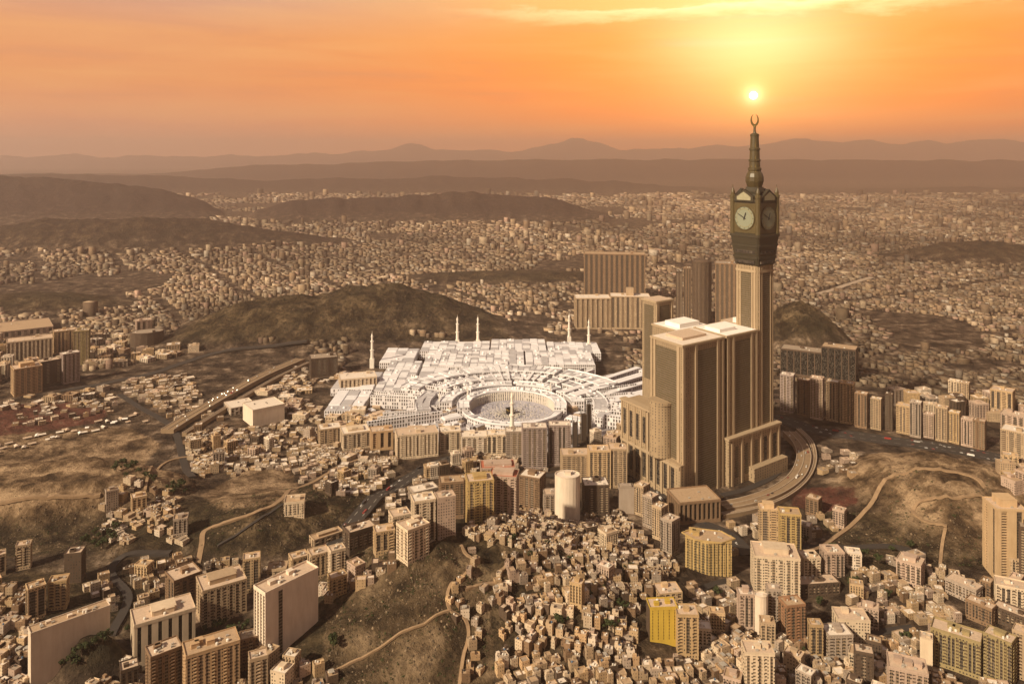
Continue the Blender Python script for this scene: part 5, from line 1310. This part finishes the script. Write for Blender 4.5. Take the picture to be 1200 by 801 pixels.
print('houses', len(houses), 'blocks', len(blocks))
ROOFT = {0: 'with a bare roof', 1: 'with a lift house on its roof'}
ub = set()
for i, b in enumerate(blocks):
    for t in range(300):
        wall = qq.choice(['cream', 'tan', 'sand', 'pink', 'white', 'grey', 'brown', 'ochre', 'dark brown']); fl = max(2, round(b['h'] / 3.3)); nb = qq.choice((0, 3, 4, 5)); cr = qq.choice((0, 1)); rf = qq.choice(('pale', 'white', 'tan'))
        if mosque and 'mosque' in b['ph'] and t < 200: wall = qq.choice(['cream', 'tan', 'white', 'sand', 'pink'])
        key = (b['ph'], wall, nb > 0, cr, rf, 'low' if fl < 5 else 'mid' if fl < 9 else 'tall')
        if key not in ub: break
    ub.add(key)
    lab = f"{'low' if fl < 5 else 'middling' if fl < 9 else 'tall'} {wall.replace('dark brown', 'umber')} {'ribbed' if nb else 'plain'} {rf}-roofed block{' with lift-house' if cr else ''} {b['ph']}"
    apartment(lab, b['x'], b['y'], b['z'], b['w'], b['d'], b['h'], b['yaw'], wall, bays=(nb, nb and nb - 1, nb, nb and nb - 1), roof=rf, crown=(.4, .4, 3.4) if cr else None, clutter=(1, qq.choice((1, 2)), 'white', 1), group='apartment blocks ' + b['ph'], parapet=1.2)

# ------------------------------------------------------------------ white stalls along the left road
ts = 0
for i in range(34):
    f = (i + qq.uniform(-.6, .6)) / 33; px = -10 + 178 * f; py = 533 - 42 * max(f, 0) ** .8 + qq.uniform(-7, 5)
    x, y = ground_at(px, py); L = qq.uniform(5, 14); lab = 'white roofed stall in the line along the dusty left-hand road'
    o = thing('market_stall', lab, 'stall', (x, y, gz(x, y)), R(40 + qq.choice((0, 90)) + qq.uniform(-18, 18)), 'white stalls lining the dusty road')
    mb = MB()
    for a in (-L / 2, L / 2 - .4):
        for b in (-3, 2.6): mb.box(a, a + .4, b, b + .4, -2, 3.2)
    mb.box(-L / 2 + .4, L / 2 - .4, 2.65, 2.95, -2, 3.2); mb.build('frame', M_HVAC, o)
    mb = MB(); k = mb.vs([(-L / 2 - .5, -3.6, 3.2), (L / 2 + .5, -3.6, 3.2), (L / 2 + .5, 3.6, 3.2), (-L / 2 - .5, 3.6, 3.2), (-L / 2 - .5, 0, 5), (L / 2 + .5, 0, 5)])
    for f_ in ((0, 1, 5, 4), (2, 3, 4, 5), (1, 2, 5), (3, 0, 4), (3, 2, 1, 0)): mb.face([k + j for j in f_])
    mb.build('roof', qq.choice((M_WROOF, RM['pale'], RM['white'])), o)

# ------------------------------------------------------------------ trees
M_LEAF, t_, b_ = principled('leaves', .8, .2)
oi_ = t_.n('ShaderNodeNewGeometry').outputs['Position']
t_.t.links.new(t_.ramp(t_.noise(oi_, .7, 4), [(.3, (.018, .026, .010, 1)), (.55, (.045, .055, .02, 1)), (.75, (.085, .09, .035, 1))]), b_.inputs['Base Color'])
M_BARK = plain('bark', (.09, .06, .04), .95, nscale=1)
def crown_mesh(seed, rx, rz, n=420):
    q = random.Random(seed); mb = MB(); cl = [(q.gauss(0, .45), q.gauss(0, .45), q.uniform(-.5, .7), q.uniform(.28, .5)) for _ in range(12)]
    for i in range(n):
        c = q.choice(cl); v = np.array([q.gauss(0, 1) for _ in range(3)]); v /= np.linalg.norm(v); r = c[3] * q.uniform(.6, 1.08)
        p = np.array([(c[0] + v[0] * r) * rx, (c[1] + v[1] * r) * rx, (c[2] + v[2] * r) * rz]); s = q.uniform(.35, .75)
        a = np.cross(v, [q.gauss(0, 1), q.gauss(0, 1), q.gauss(0, 1)]); a /= np.linalg.norm(a) + 1e-9; b = np.cross(v, a) + v * q.uniform(-.5, .5)
        k = mb.vs([tuple(p - a * s - b * s * .6), tuple(p + a * s - b * s * .6), tuple(p + b * s)]); mb.face((k, k + 1, k + 2))
    return mb
protos = []
for s in range(4):
    c = crown_mesh(s, 3.4, 2.6); me = c.build('crown', M_LEAF); me.location = (0, 0, 5.2)
    tr = MB().lathe([(.42, -2), (.32, 1.5), (.22, 4.2), (.1, 6)], 7)
    for k in range(4):
        a = 1.6 * k + s; tr.prism([(.12 * cos(a), .12 * sin(a)), (1.3 * cos(a + .1), 1.3 * sin(a + .1)), (1.3 * cos(a - .1), 1.3 * sin(a - .1))], 3.4 + .3 * k, 3.7 + .3 * k)
    protos.append((me.data, tr.build('trunk', M_BARK).data)); 
    for n_ in ('crown', 'trunk'):
        for o in [o for o in bpy.data.objects if o.name.startswith(n_) and o.parent is None and o.type == 'MESH' and o.name != 'crown' or o is me]:
            if o.data in (protos[-1][0], protos[-1][1]): bpy.data.objects.remove(o)
TREES = [('dark leafy tree in the clump behind the dark slope', 'trees behind the dark slope', [(104, 634), (110, 640), (116, 630), (122, 636), (128, 628), (132, 634), (112, 626), (120, 643), (98, 640), (136, 622)]),
         ('dark leafy tree beside the village track', 'trees beside the village track', [(196, 574), (202, 570), (207, 576), (212, 571), (217, 578), (204, 580)]),
         ('dark leafy tree in the hollow behind the village', 'trees in the hollow', [(136, 552), (143, 548), (150, 553), (157, 549), (163, 556), (148, 560), (172, 560), (180, 566)]),
         ('dark tree on the bank below the blank white wall', 'trees on the bank', [(72, 782), (84, 776), (96, 768), (104, 762), (112, 756), (120, 754), (126, 750), (90, 780)]),
         ('scrubby tree among the houses of the crowded slope', 'trees on the crowded slope', [(640, 640), (668, 660), (690, 700), (705, 690), (655, 735), (715, 740), (620, 655), (738, 668), (600, 640), (728, 715)]),
         ('small tree by the dark road below the dug hill', 'trees below the dug hill', [(945, 636), (975, 648), (1012, 655), (1030, 660), (1045, 646), (1068, 644), (960, 710), (1000, 690), (1040, 700)]),
         ('tree among the blocks at the lower frame edge', 'trees among the lower blocks', [(240, 742), (256, 740), (272, 742), (288, 738), (150, 740), (390, 760), (930, 770), (938, 764), (840, 700), (1062, 752)])]
for lab, grp, pts in TREES:
    for px, py in pts:
        x, y = ground_at(px, py); s = qq.uniform(1.0, 1.9); m_ = qq.choice(protos)
        r_ = thing('tree', lab, 'tree', (x, y, gz(x, y)), qq.uniform(0, 6), grp); r_.scale = (s, s, s * qq.uniform(.85, 1.15))
        c = bpy.data.objects.new('crown', m_[0]); COL.objects.link(c); c.parent = r_; c.location = (0, 0, 5.2)
        c = bpy.data.objects.new('trunk', m_[1]); COL.objects.link(c); c.parent = r_

# ------------------------------------------------------------------ traffic
CARP = {k: plain('car paint ' + k, c, .35, .5, amt=.05) for k, c in (('white', (.75, .72, .68)), ('silver', (.45, .44, .43)), ('dark', (.04, .04, .045)), ('red', (.32, .04, .03)))}
M_CARG = plain('car glass', (.02, .022, .025), .15, .6, amt=0); M_TYRE = plain('tyre', (.02, .02, .02), .9, amt=0)
def make_car(kind, paint):
    L, Wd, Hh, rf = dict(car=(4.6, 1.85, .95, 1.5), bus=(11.5, 2.5, 2.9, 3.1), van=(5.4, 2.0, 1.5, 2.2))[kind]
    b = MB().box(-L / 2, L / 2, -Wd / 2, Wd / 2, .35, Hh, bottom=True)
    c = MB(); f0, f1 = (-.40, .22) if kind == 'car' else (-.485, .40)
    k = c.vs([(x * L, y * Wd, z) for x, y, z in ((f0, -.46, Hh), (f1 + .1, -.46, Hh), (f1 + .1, .46, Hh), (f0, .46, Hh), (f0 + .07, -.4, rf), (f1, -.4, rf), (f1, .4, rf), (f0 + .07, .4, rf))])
    for f in ((0, 1, 5, 4), (1, 2, 6, 5), (2, 3, 7, 6), (3, 0, 4, 7)): c.face([k + i for i in f], 0)
    c.face((k + 4, k + 5, k + 6, k + 7), 1)
    w = MB()
    wheels = []
    for x in (-.32, .32):
        for y in (-1, 1):
            m = MB(); n = 10
            for yy in (-.12, .12):
                for i in range(n): m.v.append((.36 * cos(2 * pi * i / n), yy, .36 * sin(2 * pi * i / n)))
            for i in range(n): m.face((i, (i + 1) % n, n + (i + 1) % n, n + i))
            m.face(range(n - 1, -1, -1)); m.face(range(n, 2 * n)); wheels.append((m, (x * L, y * (Wd / 2 - .1), .36)))
    return b, c, wheels
def put_car(line_px, lift, n, off, where, grp, seed, hill=False):
    q = random.Random(seed); pts = []
    for px, py in line_px:
        if lift is None: pts.append(ground_at(px, py))
        else: D = (CAM_Z - lift) * F_PX / (py - Y_HOR); pts.append((gx(px, D), D))
    line = smooth_line(pts, 40); used_ = set()
    for i in range(n):
        k = q.randrange(2, len(line) - 3)
        side = q.choice(off)
        if any((kk, side) in used_ for kk in range(k - 1, k + 2)): continue
        used_.add((k, side)); d = line[k + 1] - line[k]; d = d / np.linalg.norm(d); nn = np.array([-d[1], d[0]]); p = line[k] + nn * side
        kind = q.choices(('car', 'van', 'bus'), (6, 2, 1.2))[0]; pc = q.choice(('white', 'white', 'silver', 'dark', 'red'))
        z = (lift if lift is not None else max(gz(*p), gz(*line[k])) + .95) + .02
        o = thing({'car': 'parked_car', 'van': 'delivery_van', 'bus': 'coach_bus'}[kind], f"{pc} {dict(car='car', van='van', bus='coach')[kind]} {where}", kind, (p[0], p[1], z), math.atan2(d[1], d[0]), grp)
        b, c, wh = make_car(kind, pc); b.build('body', CARP[pc], o); c.build('cabin', [M_CARG, CARP[pc]], o)
        for m, l in wh: m.build('wheel', M_TYRE, o, l)
put_car([(905, 488), (960, 505), (1020, 513), (1090, 523), (1150, 533), (1230, 552)], None, 46, (-17, -12, -7, 6, 11, 16), 'on the dark motorway beside the dug hill', 'traffic on the motorway', 1)
put_car([(330, 668), (378, 646), (420, 606), (452, 577), (486, 556), (520, 540), (556, 533)], None, 26, (-8, -4, 4, 8), 'on the valley road under the ridge', 'traffic on the valley road', 2)
put_car([(846, 592), (880, 585), (912, 573), (934, 556), (942, 536), (938, 520), (925, 505)], 10, 18, (-7, -3, 4, 8), 'on the raised road curving round the clock tower', 'traffic on the curved road', 3)
put_car([(196, 503), (230, 482), (270, 459), (310, 438), (352, 420)], 9, 22, (-9, -5, 5, 9), 'on the long elevated road', 'traffic on the elevated road', 4)
put_car([(735, 545), (765, 575), (800, 604), (850, 625), (878, 650)], None, 20, (-7, -3, 3, 7), 'on the dark avenue below the podium', 'traffic on the avenue', 5)
# ------------------------------------------------------------------ boulders and scrub on the bare slopes
def scatter(name, lab, n, polys, seed, maker, mats):
    q = random.Random(seed); mb = MB(); tot = 0
    for poly, share in polys:
        xs = [p[0] for p in poly]; ys = [p[1] for p in poly]; c = 0; tries = 0
        G_ = [ground_at(*p) for p in poly]; X0, X1 = min(g_[0] for g_ in G_), max(g_[0] for g_ in G_); Y0, Y1 = min(g_[1] for g_ in G_), max(g_[1] for g_ in G_)
        m = int(n * share * 6); A = np.random.default_rng(seed).uniform(size=(m, 2)) * (X1 - X0, Y1 - Y0) + (X0, Y0)
        z = gza(A[:, 0], A[:, 1]); px, py = to_px(A[:, 0], A[:, 1], z); ok = in_poly(px, py, poly) & (vnoise(A[:, 0] / 22, A[:, 1] / 22, seed) > .42)
        for (x, y), zz in list(zip(A[ok], z[ok]))[:int(n * share)]: maker(mb, q, x, y, zz)
    o = mb.build(name, mats); tag(o, lab, kind='stuff')
def rock(mb, q, x, y, z):
    r = q.choice((.35, .45, .6, .8, 1.3)) * q.uniform(.7, 1.3); k = len(mb.v)
    pts = [(0, 0, r * .75)] + [(r * cos(i * pi / 2.5 + q.uniform(-.3, .3)) * q.uniform(.7, 1.2), r * sin(i * pi / 2.5) * q.uniform(.7, 1.2), r * q.uniform(.1, .45)) for i in range(5)] + [(r * 1.1 * cos(i * pi / 2.5), r * 1.1 * sin(i * pi / 2.5), -.8) for i in range(5)]
    for a, b, c in pts: mb.v.append((x + a, y + b, z + c))
    m = q.choice((0, 0, 0, 0, 1))
    for i in range(5):
        j = (i + 1) % 5; mb.face((k, k + 1 + i, k + 1 + j), m); mb.face((k + 1 + i, k + 6 + i, k + 6 + j, k + 1 + j), m)
def bush(mb, q, x, y, z):
    r = q.uniform(.8, 2.2)
    for i in range(9):
        v = np.array([q.gauss(0, 1), q.gauss(0, 1), abs(q.gauss(0, .8))]); v /= np.linalg.norm(v); p = np.array([x, y, z]) + v * r * q.uniform(.5, 1) * (1, 1, .7)
        a = np.array([q.gauss(0, 1) for _ in range(3)]); a = a / np.linalg.norm(a) * r * .55; b = np.cross(v, a) * .9
        k = mb.vs([tuple(p - a), tuple(p + a), tuple(p + b)]); mb.face((k, k + 1, k + 2))
BARE = [(ROCK_ZONES[0], .42), (ROCK_ZONES[1], .22), (ROCK_ZONES[2], .14), (ROCK_ZONES[3], .14), (SAND_ZONES[1], .08)]
scatter('boulders', 'loose rocks strewn over the bare slopes', 5200, BARE, 21, rock, [plain('rock', (.12, .088, .058), .95, nscale=.4, amt=.6), plain('pale rock', (.26, .19, .125), .95, nscale=.4, amt=.4)])
scatter('scrub', 'low dry scrub dotted over the bare slopes', 1500, BARE, 22, bush, M_LEAF)

# ------------------------------------------------------------------ the far city: tens of thousands of roofs
def far_city():
    q = np.random.default_rng(5)
    X, Y, Wd = [], [], []
    D = 1480.0
    while D < 10500:
        step = max(16, D * .0062); n = int(1.75 * D / step)
        x = (np.arange(n) - n / 2 + q.uniform(-.35, .35, n)) * step; y = D + q.uniform(-.4, .4, n) * step * 1.3
        X.append(x); Y.append(y); Wd.append(np.full(n, step)); D += step * 1.35
    X = np.concatenate(X); Y = np.concatenate(Y); Wd = np.concatenate(Wd)
    z, rock, sand = terr(X, Y, True)
    px, py = to_px(X, Y, z)
    gapn = fbm(X / 420, Y / 620, 4, 70); fine = vnoise(X / 60, Y / 60, 71)
    dist = fbm(X / 900, Y / 1500, 4, 78)
    keep = (rock < .22) & (gapn > np.where(px > 760, .27 + .08 * (dist < .38), .385 + .10 * (dist < .42))) & (fine > np.where(px > 760, .06, .14)) & (q.random(len(X)) < .93)
    # streets and dry wadis
    lane = np.abs(((X * .83 + Y * .55 + 90 * fbm(X / 300, Y / 300, 2, 72)) / 330) % 1 - .5); keep &= lane > .06
    lane2 = np.abs(((-X * .5 + Y * .86 + 120 * fbm(X / 400, Y / 400, 2, 73)) / 520) % 1 - .5); keep &= lane2 > .04
    wadi = np.abs(px - (905 + (py - 250) * 1.0)) < 26; 
    for poly in ([[(-60, 455), (-60, 700), (1300, 700), (1300, 500), (1150, 470), (1005, 452), (912, 452), (912, 560), (735, 545), (730, 400), (680, 385), (640, 398), (430, 392), (395, 430), (350, 405), (250, 405), (140, 430)]]):
        keep &= ~in_poly(px, py, poly)
    B = np.array([b for b in BUSY if b[1] > 1400])
    for bx, by, br in B: keep &= ((X - bx) ** 2 + (Y - by) ** 2 > (br + 12) ** 2)
    X, Y, z, Wd, px, py, gapn = [a[keep] for a in (X, Y, z, Wd, px, py, gapn)]
    n = len(X)
    big = q.random(n) < .05; w = Wd * q.uniform(.4, 1.1, n) * .5 * np.where(big, 2.0, 1); d = Wd * q.uniform(.4, 1.1, n) * .5 * np.where(big, 1.6, 1)
    tall = fbm(X / 700, Y / 900, 3, 75)
    h = q.uniform(4, 11, n) + np.where(q.random(n) < .03 + 1.6 * np.clip(tall - .52, 0, 1), q.uniform(6, 40, n), 0)
    h = np.minimum(h, 2.6 * np.minimum(w, d) + 5) * (1 + Y / 20000)
    yaw = (vnoise(X / 900, Y / 900, 76) - .5) * 2.4 + q.normal(0, .12, n); yaw = np.where(q.random(n) < .5, yaw, yaw + pi / 2)
    ca, sa = np.cos(yaw), np.sin(yaw)
    sg = np.array([(-1, -1), (1, -1), (1, 1), (-1, 1)])
    V = np.zeros((n, 8, 3))
    for k, (a, b) in enumerate(sg):
        V[:, k, 0] = V[:, k + 4, 0] = X + a * w * ca - b * d * sa
        V[:, k, 1] = V[:, k + 4, 1] = Y + a * w * sa + b * d * ca
        V[:, k, 2] = z - 12; V[:, k + 4, 2] = z + h
    Fc = np.array([(0, 1, 5, 4), (1, 2, 6, 5), (2, 3, 7, 6), (3, 0, 4, 7), (4, 5, 6, 7)])
    F = (np.arange(n)[:, None, None] * 8 + Fc[None]).reshape(-1, 4)
    me = bpy.data.meshes.new('far_city'); me.vertices.add(n * 8); me.vertices.foreach_set('co', V.ravel())
    me.loops.add(F.size); me.loops.foreach_set('vertex_index', F.ravel()); me.polygons.add(len(F))
    me.polygons.foreach_set('loop_start', np.arange(0, F.size, 4)); me.polygons.foreach_set('loop_total', np.full(len(F), 4)); me.update()
    pal = np.array([(.56, .43, .30), (.46, .33, .21), (.40, .27, .17), (.50, .33, .25), (.66, .56, .45), (.30, .21, .14), (.18, .12, .08), (.36, .29, .23)])
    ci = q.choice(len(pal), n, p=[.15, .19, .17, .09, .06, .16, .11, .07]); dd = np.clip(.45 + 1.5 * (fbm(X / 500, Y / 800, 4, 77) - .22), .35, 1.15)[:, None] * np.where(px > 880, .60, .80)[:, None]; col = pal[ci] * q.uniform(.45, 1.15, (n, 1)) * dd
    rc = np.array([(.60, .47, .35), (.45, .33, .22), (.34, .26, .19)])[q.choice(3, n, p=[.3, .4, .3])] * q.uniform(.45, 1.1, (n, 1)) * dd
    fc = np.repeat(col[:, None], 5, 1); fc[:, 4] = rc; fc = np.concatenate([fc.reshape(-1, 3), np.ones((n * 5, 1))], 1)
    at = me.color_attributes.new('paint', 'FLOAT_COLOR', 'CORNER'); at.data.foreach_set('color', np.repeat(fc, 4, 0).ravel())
    m, t, b = principled('far city paint', .85, .2)
    ac = t.n('ShaderNodeVertexColor', layer_name='paint')
    geo = t.n('ShaderNodeNewGeometry'); p = t.n('ShaderNodeSeparateXYZ', (geo.outputs['Position'],)); nr = t.n('ShaderNodeSeparateXYZ', (geo.outputs['Normal'],))
    u = t.m('ADD', t.m('MULTIPLY', p.outputs[0], nr.outputs[1]), t.m('MULTIPLY', p.outputs[1], t.m('MULTIPLY', nr.outputs[0], -1.0)))
    wn = t.m('MULTIPLY', t.m('MULTIPLY', cell(t, u, 5.5, .25, .75), cell(t, p.outputs[2], 3.6, .2, .8)), t.m('LESS_THAN', t.m('ABSOLUTE', nr.outputs[2]), .5))
    t.t.links.new(t.mix(wn, ac.outputs[0], (.03, .024, .02, 1)), b.inputs['Base Color'])
    me.materials.append(m)
    o = bpy.data.objects.new('far_city', me); COL.objects.link(o)
    tag(o, 'far-off city quarters spreading between the hills to the horizon', 'city', kind='stuff')
    print('far city', n)
far_city()

# ------------------------------------------------------------------ air
hz_ = MB().box(-46000, 46000, -900, 47500, -16, 1420, bottom=True)
M_HAZE = bpy.data.materials.new('haze'); M_HAZE.use_nodes = True
t_ = NT(M_HAZE.node_tree)
pv = t_.n('ShaderNodeVolumePrincipled'); pv.inputs['Density'].default_value = HAZE_DENSITY; pv.inputs['Color'].default_value = (1.0, .86, .81, 1); pv.inputs['Anisotropy'].default_value = .6
ou = t_.n('ShaderNodeOutputMaterial'); t_.t.links.new(pv.outputs[0], ou.inputs['Volume'])
hzo = hz_.build('haze', M_HAZE); hzo['kind'] = 'stuff'; hzo['label'] = 'thin warm dusk haze over the whole city'
bpy.context.view_layer.update()
